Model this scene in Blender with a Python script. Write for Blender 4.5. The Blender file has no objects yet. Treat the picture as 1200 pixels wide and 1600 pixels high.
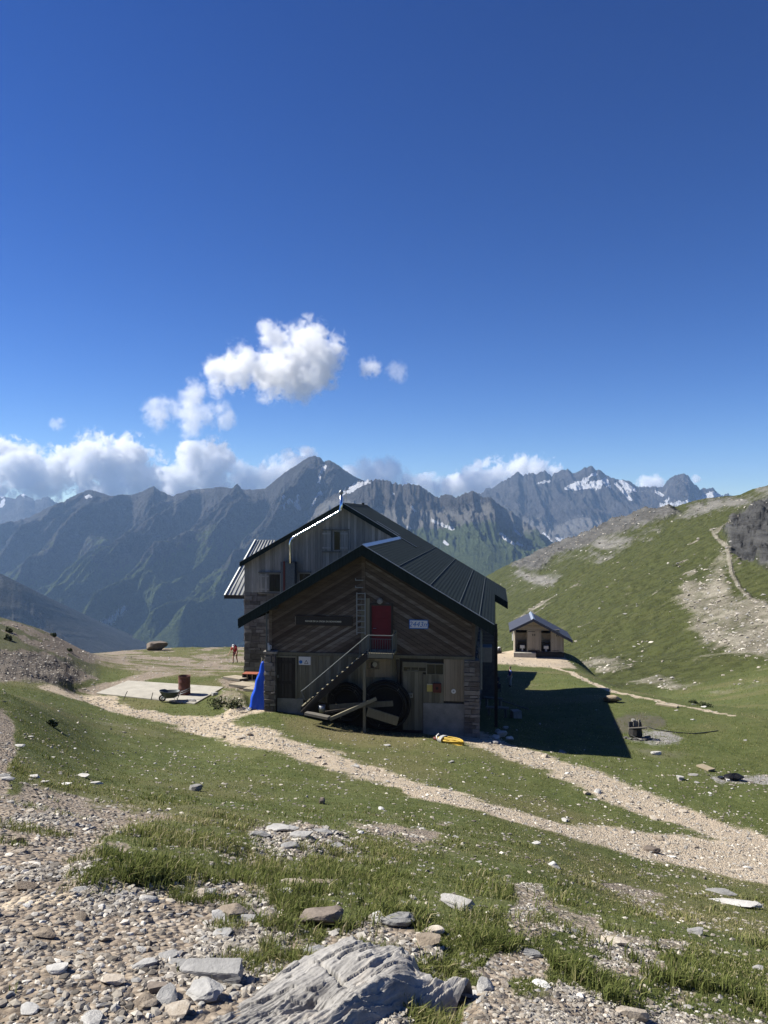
import bpy, bmesh, math, random
import numpy as np
from mathutils import Vector, Matrix
random.seed(7); RNG = np.random.default_rng(11)
scene = bpy.context.scene
COL = scene.collection
F = 1200.0; CX = 600.0; HY = 808.0; EYE = 10.0     # focal length, centre column and horizon row in photo pixels; eye height
R = math.radians

def at(px, py, d):
    return Vector(((px-CX)/F*d, d, EYE-(py-HY)/F*d))

# ---------------------------------------------------------------- noise
def _hash(ix, iy, seed):
    h = (ix.astype(np.int64)*374761393 + iy.astype(np.int64)*668265263 + seed*974634777) & 0xffffffff
    h = ((h ^ (h >> 13))*1274126177) & 0xffffffff
    h = (h ^ (h >> 16)) & 0xffffffff
    return h.astype(np.float64)/4294967295.0
def vnoise(x, y, seed=0):
    ix = np.floor(x); iy = np.floor(y); fx = x-ix; fy = y-iy
    u = fx*fx*fx*(fx*(fx*6-15)+10); v = fy*fy*fy*(fy*(fy*6-15)+10)
    a = _hash(ix, iy, seed); b = _hash(ix+1, iy, seed); c = _hash(ix, iy+1, seed); d = _hash(ix+1, iy+1, seed)
    return (a+(b-a)*u)*(1-v)+(c+(d-c)*u)*v*1.0
def fbm(x, y, oct=5, seed=0, gain=0.5, lac=2.03):
    s = 0; a = 1; t = 0
    for o in range(oct):
        s = s+a*(vnoise(x, y, seed+o*17)*2-1); t += a; a *= gain
        x, y = (x*0.8-y*0.6)*lac+13.7, (x*0.6+y*0.8)*lac+7.1
    return s/t
def ridged(x, y, oct=5, seed=0, gain=0.5, lac=2.05):
    s = 0; a = 1; t = 0
    for o in range(oct):
        n = 1-np.abs(vnoise(x, y, seed+o*31)*2-1); s = s+a*n*n; t += a; a *= gain
        x, y = (x*0.8-y*0.6)*lac+3.7, (x*0.6+y*0.8)*lac+9.1
    return s/t
def sstep(a, b, x):
    t = np.clip((x-a)/(b-a), 0, 1); return t*t*(3-2*t)
def gsmooth(a, k, axis):
    w = np.exp(-0.5*(np.arange(-3*k, 3*k+1)/k)**2); w /= w.sum()
    pad = [(0, 0)]*a.ndim; pad[axis] = (3*k, 3*k)
    return np.apply_along_axis(lambda r: np.convolve(r, w, 'valid'), axis, np.pad(a, pad, mode='edge'))
def polyline_dist(x, y, pts):
    best = np.full(np.shape(x), 1e9)
    for (x0, y0), (x1, y1) in zip(pts[:-1], pts[1:]):
        dx, dy = x1-x0, y1-y0; L = dx*dx+dy*dy+1e-12
        t = np.clip(((x-x0)*dx+(y-y0)*dy)/L, 0, 1)
        best = np.minimum(best, np.hypot(x-x0-t*dx, y-y0-t*dy))
    return best
def in_poly(x, y, pts):
    ins = np.zeros(np.shape(x), bool); n = len(pts)
    for i in range(n):
        x0, y0 = pts[i]; x1, y1 = pts[(i+1) % n]
        if y0 == y1: continue
        c = ((y0 > y) != (y1 > y)) & (x < (x1-x0)*(y-y0)/(y1-y0)+x0)
        ins ^= c
    return ins
def soft_poly(x, y, pts, w):
    d = polyline_dist(x, y, list(pts)+[pts[0]])
    return sstep(-w, w, np.where(in_poly(x, y, pts), d, -d))

# ---------------------------------------------------------------- objects
def mesh_np(name, verts, faces, mat=None, smooth=True, attrs=None):
    me = bpy.data.meshes.new(name)
    verts = np.asarray(verts, dtype=np.float32); faces = np.asarray(faces, dtype=np.int32)
    k = faces.shape[1]
    me.vertices.add(len(verts)); me.vertices.foreach_set('co', verts.ravel())
    me.loops.add(faces.size); me.loops.foreach_set('vertex_index', faces.ravel())
    me.polygons.add(len(faces))
    me.polygons.foreach_set('loop_start', np.arange(0, faces.size, k, dtype=np.int32))
    me.polygons.foreach_set('loop_total', np.full(len(faces), k, dtype=np.int32))
    me.polygons.foreach_set('use_smooth', np.full(len(faces), smooth, dtype=bool))
    me.update(calc_edges=True)
    for an, av in (attrs or {}).items():
        a = me.attributes.new(an, 'FLOAT', 'POINT'); a.data.foreach_set('value', np.asarray(av, dtype=np.float32).ravel())
    if mat: me.materials.append(mat)
    return me
def link(name, me, parent=None, loc=None, rot=None, scl=None):
    o = bpy.data.objects.new(name, me); COL.objects.link(o)
    if parent: o.parent = parent
    if loc is not None: o.location = loc
    if rot is not None: o.rotation_euler = rot
    if scl is not None: o.scale = scl
    return o
def tag(o, label=None, cat=None, group=None, kind=None):
    if label: o['label'] = label
    if cat: o['category'] = cat
    if group: o['group'] = group
    if kind: o['kind'] = kind
    return o
def empty(name, loc=(0, 0, 0), rot=(0, 0, 0)):
    o = bpy.data.objects.new(name, None); COL.objects.link(o); o.location = loc; o.rotation_euler = rot
    o.empty_display_size = 0.3
    return o
def grid_faces(nr, nc):
    i = np.arange(nr-1)[:, None]*nc+np.arange(nc-1)[None, :]
    return np.stack([i, i+1, i+nc+1, i+nc], -1).reshape(-1, 4)

# ---------------------------------------------------------------- materials
class NT:
    def __init__(s, m):
        s.t = m.node_tree; s.n = s.t.nodes; s.l = s.t.links
    def __call__(s, typ, ins=None, **kw):
        nd = s.n.new(typ)
        for k, v in kw.items(): setattr(nd, k, v)
        for k, v in (ins or {}).items():
            sock = nd.inputs[k]
            if isinstance(v, bpy.types.NodeSocket): s.l.new(v, sock)
            else: sock.default_value = v
        return nd
    def ramp(s, fac, stops, interp='LINEAR'):
        nd = s.n.new('ShaderNodeValToRGB'); cr = nd.color_ramp; cr.interpolation = interp
        while len(cr.elements) < len(stops): cr.elements.new(0.5)
        for e, (p, c) in zip(cr.elements, stops):
            e.position = p; e.color = (c[0], c[1], c[2], 1) if not isinstance(c, (int, float)) else (c, c, c, 1)
        s.l.new(fac, nd.inputs['Fac']); return nd.outputs['Color']
    def mix(s, fac, a, b, blend='MIX'):
        nd = s.n.new('ShaderNodeMix'); nd.data_type = 'RGBA'; nd.blend_type = blend
        for sock, v in ((nd.inputs[0], fac), (nd.inputs[6], a), (nd.inputs[7], b)):
            if isinstance(v, bpy.types.NodeSocket): s.l.new(v, sock)
            elif isinstance(v, (tuple, list)): sock.default_value = (v[0], v[1], v[2], 1)
            else: sock.default_value = v
        return nd.outputs[2]
    def math(s, op, a, b=0.0, clamp=False):
        nd = s.n.new('ShaderNodeMath'); nd.operation = op; nd.use_clamp = clamp
        for sock, v in zip(nd.inputs, (a, b)):
            if isinstance(v, bpy.types.NodeSocket): s.l.new(v, sock)
            else: sock.default_value = v
        return nd.outputs[0]
    def noise(s, vec, scale, detail=4, rough=0.55, dist=0.0):
        nd = s('ShaderNodeTexNoise', {'Scale': scale, 'Detail': detail, 'Roughness': rough, 'Distortion': dist})
        if vec is not None: s.l.new(vec, nd.inputs['Vector'])
        return nd.outputs['Fac']
    def attr(s, name):
        return s('ShaderNodeAttribute', attribute_name=name).outputs['Fac']
    def coord(s, kind='Object', scale=(1, 1, 1), rot=(0, 0, 0)):
        c = s('ShaderNodeTexCoord').outputs[kind]
        return s('ShaderNodeMapping', {'Vector': c, 'Scale': scale, 'Rotation': rot}).outputs[0]
def newmat(name):
    m = bpy.data.materials.new(name); m.use_nodes = True
    m.node_tree.nodes.clear(); t = NT(m)
    out = t('ShaderNodeOutputMaterial'); b = t('ShaderNodeBsdfPrincipled')
    t.l.new(b.outputs[0], out.inputs[0]); t.b = b; t.out = out
    b.inputs['Specular IOR Level'].default_value = 0.3
    return m, t
def bump(t, h, strength=0.5, dist=0.02):
    nd = t('ShaderNodeBump', {'Strength': strength, 'Distance': dist, 'Height': h})
    t.l.new(nd.outputs[0], t.b.inputs['Normal'])
def simple_mat(name, col, rough=0.7, metal=0.0, var=0.25, scale=6.0, bumpd=0.004, spec=0.3, stretch=(1, 1, 1)):
    m, t = newmat(name)
    v = t.coord('Object', scale=stretch)
    n = t.noise(v, scale, 6, 0.6); n2 = t.noise(v, scale*7, 3, 0.6)
    f = t.math('ADD', t.math('MULTIPLY', n, 0.7), t.math('MULTIPLY', n2, 0.3))
    lo = tuple(c*(1-var) for c in col); hi = tuple(min(1, c*(1+var)) for c in col)
    c = t.ramp(f, [(0.3, lo), (0.7, hi)])
    t.l.new(c, t.b.inputs['Base Color'])
    t.b.inputs['Roughness'].default_value = rough; t.b.inputs['Metallic'].default_value = metal
    t.b.inputs['Specular IOR Level'].default_value = spec
    if bumpd: bump(t, f, 0.6, bumpd)
    return m

# ---------------------------------------------------------------- camera, sky, sun
cam = bpy.data.cameras.new('camera'); camo = bpy.data.objects.new('camera', cam); COL.objects.link(camo)
camo.location = (0, 0, EYE); camo.rotation_euler = (R(90), 0, 0)
cam.sensor_fit = 'VERTICAL'; cam.sensor_height = 24.0; cam.lens = 24.0*F/1600.0
cam.shift_y = (HY-800)/1600.0; cam.clip_start = 0.05; cam.clip_end = 60000
scene.camera = camo

TO_SUN = Vector((-0.97, 0.20, 0)).normalized(); SUN_EL = R(43.5)
sun_dir = Vector((TO_SUN.x*math.cos(SUN_EL), TO_SUN.y*math.cos(SUN_EL), math.sin(SUN_EL)))
sl = bpy.data.lights.new('sun', 'SUN'); sl.energy = 5.0; sl.angle = R(0.53); sl.color = (1.0, 0.95, 0.86)
so = bpy.data.objects.new('sun', sl); COL.objects.link(so)
so.rotation_euler = sun_dir.to_track_quat('Z', 'Y').to_euler(); so.location = (-40, 10, 60)

w = bpy.data.worlds.new('World'); scene.world = w; w.use_nodes = True
wt = NT(w); wt.n.clear()
sky = wt('ShaderNodeTexSky'); sky.sky_type = 'NISHITA'; sky.sun_disc = False
sky.sun_elevation = SUN_EL; sky.sun_rotation = math.atan2(TO_SUN.x, TO_SUN.y)
sky.altitude = 2400; sky.air_density = 1.0; sky.dust_density = 0.15; sky.ozone_density = 3.0
hs = wt('ShaderNodeHueSaturation', {'Hue': 0.513, 'Saturation': 1.30, 'Value': 1.0, 'Color': sky.outputs[0]})
gm = wt('ShaderNodeGamma', {'Color': hs.outputs[0], 'Gamma': 1.22})
bg = wt('ShaderNodeBackground', {'Color': gm.outputs[0], 'Strength': 0.039})
wo = wt('ShaderNodeOutputWorld'); wt.l.new(bg.outputs[0], wo.inputs[0])

vs = scene.view_settings; vs.view_transform = 'Standard'; vs.look = 'None'; vs.exposure = 1.0; vs.gamma = 1.0
scene.render.engine = 'CYCLES'
cy = scene.cycles; cy.use_denoising = True; cy.max_bounces = 5; cy.diffuse_bounces = 3; cy.glossy_bounces = 2
cy.volume_bounces = 24; cy.volume_step_rate = 0.35; cy.volume_max_steps = 256; cy.transparent_max_bounces = 8
# ================================================================ GROUND: one sheet of terrain around the refuge
# control profiles: for a bearing (photo column at the time of survey) the distance ahead and the drop below eye level
PROF = {
 -900: [(1,1.5),(4,1.5),(10,1.6),(20,2.0),(30,2.5),(45,2.5),(60,5),(85,14),(120,30),(250,110),(600,350),(950,520)],
 -300: [(1,1.5),(2.5,1.58),(4,1.68),(10,2.6),(16,3.4),(20,3.5),(26,4.4),(34,5.2),(45,4.2),(52,4.4),(60,7),(85,15),(120,34),(250,110),(600,350),(950,520)],
 0:    [(1,1.5),(2.5,1.6),(4,1.76),(6,2.25),(10,3.2),(16,4.15),(20,4.35),(24,5.4),(30,6.6),(34,7.0),(38,6.85),(43,6.2),(47,5.95),(50,6.2),(60,9),(85,15),(120,38),(250,110),(600,350),(950,520)],
 80:   [(1,1.5),(2.5,1.6),(4,1.78),(6,2.3),(10,3.45),(16,4.75),(21,5.3),(26,6.3),(32,7.45),(34,7.55),(39,7.6),(44,7.3),(49,7.1),(52,7.5),(60,9.8),(85,15),(120,38),(250,110),(600,350),(950,520)],
 150:  [(1,1.5),(2.5,1.62),(4,1.82),(6,2.4),(10,3.6),(16,5.2),(22,6.5),(27,7.3),(31,7.9),(35,8.62),(38,8.7),(42,8.9),(48,9.4),(54,9.9),(60,11),(85,14.8),(93,16.5),(120,38),(250,110),(600,350),(950,520)],
 300:  [(1,1.5),(2.5,1.64),(4,1.9),(6,2.5),(10,3.75),(16,5.5),(22,7.0),(27,7.95),(31,8.4),(34.5,8.68),(41,8.7),(46,9.3),(63,12),(85,14.35),(93,15.6),(120,36),(250,110),(600,350),(950,520)],
 430:  [(1,1.5),(2.5,1.65),(4,1.95),(6,2.62),(10,3.9),(16,5.7),(22,7.1),(27,7.8),(31,8.1),(33.5,8.2),(45,9.1),(63,12.1),(85,14.3),(93,15.5),(120,36),(250,110),(600,330),(950,500)],
 600:  [(1,1.5),(2.5,1.65),(4,2.0),(6,2.75),(10,4.05),(16,5.9),(22,7.4),(27,8.3),(31,8.8),(40,9.6),(63,12.2),(85,15),(120,33),(250,90),(600,210),(950,320)],
 740:  [(1,1.5),(2.5,1.67),(4,2.05),(6,2.85),(10,4.25),(16,6.2),(22,7.7),(27,8.5),(31.4,8.98),(40,9.8),(52,11.3),(63,12.7),(81,14.6),(95,17),(120,24),(160,37),(250,47),(400,50),(560,44.5),(650,43.5),(700,48),(950,110)],
 850:  [(1,1.52),(2.5,1.7),(4,2.1),(6,2.95),(10,4.45),(16,6.55),(22,8.1),(27,8.8),(31,9.3),(40,10.1),(52,11.6),(63,12.9),(72,13.9),(79,14.6),(86,15.2),(95,18.5),(130,30),(180,35),(260,35),(380,29),(480,23.5),(520,22.8),(560,24),(700,50),(950,110)],
 925:  [(1,1.53),(2.5,1.73),(4,2.15),(6,3.05),(10,4.7),(16,6.9),(22,8.35),(27,8.95),(31,9.4),(40,10.0),(50,10.85),(58,11.9),(66,13.2),(74,14.6),(82,16.6),(95,20),(120,27),(180,31),(260,25),(350,16),(440,7.2),(465,7),(500,10),(700,40),(950,110)],
 1000: [(1,1.55),(2.5,1.76),(4,2.2),(6,3.1),(10,4.95),(16,7.2),(22,8.5),(27,9.1),(31,9.5),(38,9.95),(46,10.45),(51,11.6),(62,14.8),(80,19.4),(100,24.2),(150,27.5),(210,22.5),(300,10.2),(390,-2.2),(405,-2.8),(440,-1),(600,20),(950,70)],
 1100: [(1,1.57),(2.5,1.8),(4,2.26),(6,3.2),(10,5.1),(16,7.45),(22,8.75),(27,9.3),(31,9.6),(38,10.15),(43,10.5),(49,12),(60,15.2),(80,19.6),(100,22.8),(140,22.8),(200,15),(260,4.5),(320,-5.2),(345,-9),(365,-9.5),(420,-5),(600,20),(950,70)],
 1200: [(1,1.58),(2.5,1.84),(4,2.32),(6,3.3),(10,5.25),(16,7.7),(22,9.0),(27,9.5),(31,9.8),(38,10.2),(42,10.6),(48,12.0),(60,14.8),(80,18.8),(110,21),(150,17),(200,6),(250,-7.5),(275,-12.2),(290,-13),(340,-10),(500,10),(950,70)],
 1500: [(1,1.6),(2.5,1.9),(4,2.45),(6,3.6),(10,5.7),(16,8.2),(22,9.4),(30,10.2),(42,11.2),(60,14),(90,16),(140,6),(200,-12),(240,-24),(260,-26),(320,-20),(500,10),(950,70)],
 2400: [(1,1.7),(4,2.8),(10,6.2),(22,10),(42,11.5),(70,10),(110,-5),(150,-22),(190,-32),(260,-30),(500,0),(950,60)],
}
theta = np.unique(np.concatenate([np.radians(np.arange(-72, -30, 0.6)), np.radians(np.arange(-30, 30.01, 0.075)), np.radians(np.arange(30.3, 72, 0.6))]))
PXC = CX+F*np.tan(theta)
DR = np.concatenate([np.exp(np.linspace(0, math.log(105.0), 400))[:-1], np.exp(np.linspace(math.log(105.0), math.log(560.0), 430))[:-1], np.exp(np.linspace(math.log(560.0), math.log(950.0), 30))])
keys = sorted(PROF)
lD = np.log(DR)
prof = np.stack([np.interp(lD, np.log([p[0] for p in PROF[k]]), [p[1] for p in PROF[k]]) for k in keys], 0)
prof = gsmooth(prof, 4, 1)
H = np.stack([np.interp(PXC, keys, prof[:, j]) for j in range(len(DR))], 0)      # rows: distance, columns: bearing
ncore = len(theta)
Hs = gsmooth(H, 18, 1)
wsm = sstep(1.0, 3.0, DR)[:, None]
H = H*(1-wsm)+Hs*wsm
GX = (PXC[None, :]-CX)/F*DR[:, None]; GY = np.repeat(DR[:, None], ncore, 1)
# relief that is too small for the profiles
rel = 0.05*fbm(GX*0.55, GY*0.55, 4, 3)+0.02*fbm(GX*2.6, GY*2.6, 3, 5)
rel = rel*sstep(1.0, 3, GY)+0.22*fbm(GX*0.12, GY*0.12, 4, 9)*sstep(12, 30, GY)*(1-0.6*sstep(29, 33, GY)*(1-sstep(50, 60, GY)))
rel = rel+fbm(GX*0.03, GY*0.03, 5, 21)*1.6*sstep(95, 160, GY)
H0 = H.copy()
# level pads: concrete slab, hut terrace, building strip
def flatten(cx, cy, r0, r1, h):
    global H, rel
    wgt = 1-sstep(r0, r1, np.hypot(GX-cx, GY-cy)); H = H*(1-wgt)+h*wgt; rel = rel*(1-wgt*0.9)
flatten(-11.2, 38.3, 3.3, 5.0, 8.72)
flatten(16.6, 82.5, 3.0, 6.5, 14.75)
HB = H+0  # before relief
PYI = HY+F*(H-rel)/GY                                                   # photo row of each ground point
PXI = np.repeat(PXC[None, :], len(DR), 0)

# --- image-surveyed zones (what the ground is made of)
nzA = fbm(GX*0.9, GY*0.9, 4, 33); nzB = fbm(GX*0.25, GY*0.25, 4, 35); nzI = fbm(PXI*0.02, PYI*0.03, 4, 37); nzS = fbm(PXI*0.004+PYI*0.010, PYI*0.03-PXI*0.012, 4, 39)
near = 1-sstep(88, 96, GY)
def zone(pts, w, amp=14): return soft_poly(PXI+nzI*amp, PYI+nzI*amp*0.6+nzA*amp*0.4, pts, w)
# rubble hollow and knoll on the left get rocky relief
hollow = zone([(-300,1030),(0,1022),(60,1018),(110,1030),(140,1048),(100,1068),(60,1066),(0,1056),(-300,1056)], 6, 10)*(GY > 22)*(GY < 44)
rel = rel+hollow*(0.5*ridged(GX*0.7, GY*0.7, 5, 51)-0.25)
outc = zone([(1130,830),(1150,800),(1180,785),(1215,770),(1500,760),(1500,900),(1240,900),(1200,893),(1165,872),(1140,858)], 5, 8)*(GY > 120)
rel = rel+outc*(13.0*ridged(GX*0.05, GY*0.03, 7, 61, 0.6)-4.5)
crest = zone([(800,885),(835,868),(880,845),(940,815),(1000,798),(1040,792),(1060,800),(1010,815),(950,838),(890,862),(835,893)], 5, 9)*(GY > 200)
rel = rel+crest*(11.0*ridged(GX*0.05+GY*0.014, GY*0.012-GX*0.008, 7, 63, 0.6)-4.5)
rel = rel+(2.2*ridged(GX*0.04+GY*0.02, GY*0.02-GX*0.01, 6, 66, 0.58)-0.9)*sstep(100, 150, GY)
pit = zone([(395,1310),(430,1300),(470,1290),(520,1300),(560,1330),(470,1340),(400,1345)], 8, 10)*(GY < 12)
rel = rel+pit*0.10*ridged(GX*1.8, GY*2.5, 4, 65)
# grassy hummock on the near left, hollow at its right end
hum = zone([(110,1365),(170,1310),(240,1285),(320,1280),(380,1290),(395,1330),(330,1365),(230,1385),(140,1385)], 16, 10)*(GY < 14)
rel = rel+hum*0.05
rel = rel-0.07*zone([(655,1515),(700,1490),(730,1530),(725,1600),(700,1660),(640,1660),(640,1600)], 34, 4)*(GY < 6)
mound = zone([(336,1094),(350,1082),(370,1080),(388,1092),(390,1110),(360,1116),(340,1108)], 7, 7)*(GY > 30)*(GY < 40)
rel = rel+mound*0.24
H = H-rel
ZG = EYE-H
def _idx(x, y):
    px = CX+F*x/np.maximum(y, 0.3)
    c = np.interp(px, PXC, np.arange(ncore)); r = np.interp(np.log(np.maximum(y, 1.0)), lD, np.arange(len(DR)))
    return r, c
def sample(A, x, y):
    x = np.asarray(x, float); y = np.asarray(y, float); r, c = _idx(x, y)
    r0 = np.clip(np.floor(r).astype(int), 0, len(DR)-2); c0 = np.clip(np.floor(c).astype(int), 0, ncore-2)
    fr = r-r0; fc = c-c0
    return (A[r0, c0]*(1-fc)+A[r0, c0+1]*fc)*(1-fr)+(A[r0+1, c0]*(1-fc)+A[r0+1, c0+1]*fc)*fr
def gz(x, y): return float(sample(ZG, x, y))
def hit(px, py, dmin=1.2, dmax=900):
    """the ground point seen at a photo pixel"""
    ds = np.exp(np.linspace(math.log(dmin), math.log(dmax), 1500)); x = (px-CX)/F*ds
    z = sample(ZG, x, ds); zr = EYE-(py-HY)/F*ds
    k = np.nonzero(zr <= z)[0]
    d = ds[k[0]] if len(k) else ds[-1]
    xx = (px-CX)/F*d
    return Vector((xx, d, gz(xx, d)))
def path_mask(pxs, wfun, amp=0.35, fade=0.5):
    P = [hit(*p[:2]) for p in pxs]; pts = [(p.x, p.y) for p in P]
    dd = polyline_dist(GX+nzA*amp, GY+nzA*amp, pts)
    return 1-sstep(wfun*(1-fade), wfun*(1+fade), dd)
m_path = np.zeros_like(GX)
main = [(95,1082),(140,1094),(200,1113),(300,1128),(380,1145),(430,1162),(520,1190),(620,1222),(720,1252),(820,1280),(920,1305),(1020,1330),(1120,1352),(1250,1378)]
m_path = np.maximum(m_path, path_mask(main, 1.05, 0.5))
right = [(700,1142),(760,1162),(820,1182),(880,1200),(940,1228),(1010,1258),(1090,1285),(1180,1318),(1260,1345)]
m_path = np.maximum(m_path, path_mask(right, 1.1, 0.5))
m_path = np.maximum(m_path, path_mask([(980,1310),(1100,1325),(1260,1350)], 1.1, 0.5))
thin = [(780,1028),(840,1035),(893,1051),(930,1069),(962,1083),(1000,1090),(1050,1100),(1085,1107),(1140,1118)]
m_path = np.maximum(m_path, path_mask(thin, 0.32, 0.3))
m_path = np.maximum(m_path, path_mask([(430,1108),(380,1112),(340,1125)], 0.7, 0.5)*0.8)
terr = zone([(770,1018),(800,1016),(880,1024),(905,1046),(860,1042),(800,1040),(770,1038)], 4, 5)*near*(GY > 45)
m_path = np.maximum(m_path, terr)
plate = zone([(130,1018),(250,1012),(400,1008),(700,1006),(700,1045),(400,1100),(355,1080),(340,1058),(210,1050),(150,1040)], 10, 16)*near*(GY > 36)
platew = plate*0.9*sstep(-0.45, 0.25, nzB+0.6*nzA)
m_path = np.maximum(m_path, path_mask([(-40,1422),(60,1408),(170,1398),(285,1402)], 0.07, 0.05, 0.6))
m_grav = np.zeros_like(GX)
grav = zone([(-400,1235),(0,1232),(60,1225),(140,1255),(250,1262),(300,1300),(240,1310),(150,1340),(110,1370),(180,1392),(300,1378),(400,1370),(440,1430),(470,1470),(560,1445),(640,1440),(705,1500),(700,1640),(-400,1640)], 14, 30)*(GY < 25)
humn = hum*sstep(-0.30, 0.12, nzA+0.5*nzI+0.08)
m_grav = np.maximum(m_grav, grav*(1-0.9*humn))
m_grav = np.maximum(m_grav, platew)
gl = zone([(-200,1110),(0,1105),(18,1130),(20,1180),(0,1240),(-200,1240)], 8, 12)*(GY < 30)
m_grav = np.maximum(m_grav, gl)
for z in ([(400,1300),(470,1285),(500,1300),(560,1320),(520,1345),(440,1340)], [(540,1285),(620,1290),(720,1300),(700,1318),(600,1312)],
          [(600,1480),(700,1500),(760,1470),(900,1520),(1010,1560),(1200,1590),(1200,1640),(600,1640)], [(380,1340),(520,1380),(470,1440),(400,1410)]):
    m_grav = np.maximum(m_grav, zone(z, 12, 30)*(GY < 16)*sstep(-0.25, 0.25, nzA+0.2))
patch = sstep(0.08, 0.36, fbm(PXI*0.006+PYI*0.016, PYI*0.02-PXI*0.012, 4, 71))*(PYI > 1380)*(PXI > 720)*(GY < 12)
m_grav = np.maximum(m_grav, patch*0.75)
knoll = zone([(-400,950),(0,955),(60,970),(110,1000),(150,1020),(150,1060),(60,1062),(-400,1062)], 8, 12)*(GY > 20)*(GY < 60)
m_grav = np.maximum(m_grav, knoll*sstep(-0.2, 0.15, nzA*0.7+nzB-0.05+0.25*(PYI > 1000)))
m_grav = np.maximum(m_grav, zone([(110,1078),(210,1055),(230,1050),(300,1050),(180,1075),(150,1090)], 5, 6)*(GY > 33)*(GY < 46))
ash = np.maximum(0.8*zone([(1010,1142),(1040,1140),(1068,1152),(1062,1164),(1030,1167),(1005,1160),(985,1158)], 5, 8), zone([(1110,1214),(1215,1212),(1215,1226),(1120,1224)], 3, 5))*(GY < 48)
# hillside scree, slabs and eroded banks
m_rock = np.zeros_like(GX)
far = (GY > 90)
scree = zone([(750,935),(800,905),(850,878),(900,855),(960,830),(1010,812),(1060,800),(1130,775),(1200,752),(1300,730),(1300,760),(1200,785),(1150,795),(1090,805),(1050,812),(1010,840),(950,870),(890,900),(830,925),(780,940)], 12, 22)*far
m_rock = np.maximum(m_rock, np.maximum(scree*(0.30+0.62*sstep(-0.4, 0.2, nzS)), crest))
m_rock = np.maximum(m_rock, outc)
tan_ = zone([(1060,945),(1100,900),(1120,860),(1145,870),(1150,930),(1300,960),(1300,1030),(1180,1030),(1110,1020),(1080,985)], 14, 26)*far
for z in ([(900,1042),(930,1030),(980,1024),(1010,1030),(985,1052),(950,1058)], [(985,1068),(1030,1055),(1100,1068),(1060,1080)], [(1100,1082),(1200,1062),(1300,1060),(1300,1098),(1140,1095)], [(965,958),(1010,942),(1000,958),(970,968)], [(980,1004),(1015,1000),(1010,1008)]):
    tan_ = np.maximum(tan_, zone(z, 5, 10)*far*0.75)
trail = 1-sstep(1.2, 5.0, polyline_dist(PXI+nzI*3, PYI, [(1112,828),(1122,842),(1136,856),(1140,880),(1146,902),(1158,922),(1180,940),(1230,962)]))
trail = trail*far*(GY < 300)
trail = np.maximum(trail, (1-sstep(1, 2.5, polyline_dist(PXI+nzI*6, PYI+nzI*4, [(1118,835),(1130,822),(1165,800),(1200,785)])))*far*0.8)
streak = sstep(0.22, 0.42, fbm((PXI-PYI*0.5)*0.016, (PYI*1.0+PXI*0.5)*0.085, 4, 81))*zone([(790,960),(900,900),(1010,850),(1110,830),(1100,900),(1040,920),(950,960),(880,990),(820,990)], 12, 20)*far
m_tan = np.clip(np.maximum(np.maximum(tan_*(0.35+0.5*sstep(-0.4, 0.3, nzS)), trail*1.1), streak*0.95), 0, 1.3)
dry = sstep(-0.1, 0.5, nzB)*0.6+plate*0.5+zone([(440,1120),(560,1130),(680,1150),(640,1172),(560,1168),(450,1140)], 8, 8)*(GY > 20)*0.8
scrub = zone([(1060,1090),(1200,1105),(1300,1120),(1300,1085),(1100,1078)], 6, 10)*(GY > 46)*(GY < 120)
pits = np.clip(hollow, 0, 1); m_grav = np.maximum(m_grav, mound*0.55)

# material of the ground
M_ground, t = newmat('alpine_ground')
v = t.coord('Object')
n1 = t.noise(v, 0.35, 6, 0.6); n2 = t.noise(v, 3.0, 6, 0.65); n3 = t.noise(v, 22.0, 4, 0.7); n4 = t.noise(v, 0.02, 6, 0.6)
grass = t.ramp(n2, [(0.28, (0.052, 0.066, 0.021)), (0.5, (0.086, 0.104, 0.033)), (0.72, (0.130, 0.145, 0.052))])
grass = t.mix(t.ramp(n1, [(0.4, 0.0), (0.7, 0.55)]), grass, (0.150, 0.148, 0.062))
grass = t.mix(t.ramp(n4, [(0.42, 0.0), (0.65, 0.6)]), grass, (0.090, 0.106, 0.034))
grass = t.mix(t.math('MULTIPLY', t.attr('dry'), 0.75), grass, (0.17, 0.145, 0.075))
grass = t.mix(t.ramp(n3, [(0.35, 0.55), (0.6, 0.0)]), grass, (0.020, 0.030, 0.010))
vo = t('ShaderNodeTexVoronoi', {'Vector': v, 'Scale': 26.0, 'Randomness': 1.0}); vo2 = t('ShaderNodeTexVoronoi', {'Vector': v, 'Scale': 7.5, 'Randomness': 1.0})
cell = t.mix(0.5, vo.outputs['Color'], vo2.outputs['Color'])
sep = t('ShaderNodeSeparateColor', {'Color': cell}).outputs[0]
gravc = t.ramp(sep, [(0.15, (0.17, 0.145, 0.115)), (0.45, (0.30, 0.255, 0.20)), (0.7, (0.38, 0.33, 0.265)), (0.9, (0.52, 0.48, 0.42))])
gravc = t.mix(0.45, gravc, t.ramp(n3, [(0.3, (0.17, 0.135, 0.10)), (0.7, (0.36, 0.30, 0.235))]))
gravc = t.mix(t.ramp(vo.outputs['Distance'], [(0.30, 0.0), (0.62, 0.5)]), gravc, (0.15, 0.115, 0.085))
gravc = t.mix(t.ramp(n2, [(0.35, 0.5), (0.6, 0.0)]), gravc, (0.20, 0.165, 0.125))
pathc = t.mix(0.72, gravc, t.ramp(n2, [(0.3, (0.38, 0.315, 0.225)), (0.7, (0.57, 0.485, 0.365))]))
pathc = t.mix(t.ramp(n1, [(0.4, 0.0), (0.7, 0.4)]), pathc, (0.48, 0.385, 0.28))
vs_ = t.coord('Object', scale=(0.25, 0.05, 0.6), rot=(0, 0, R(25)))
r1 = t.noise(vs_, 1.0, 8, 0.65, 0.4)
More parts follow.
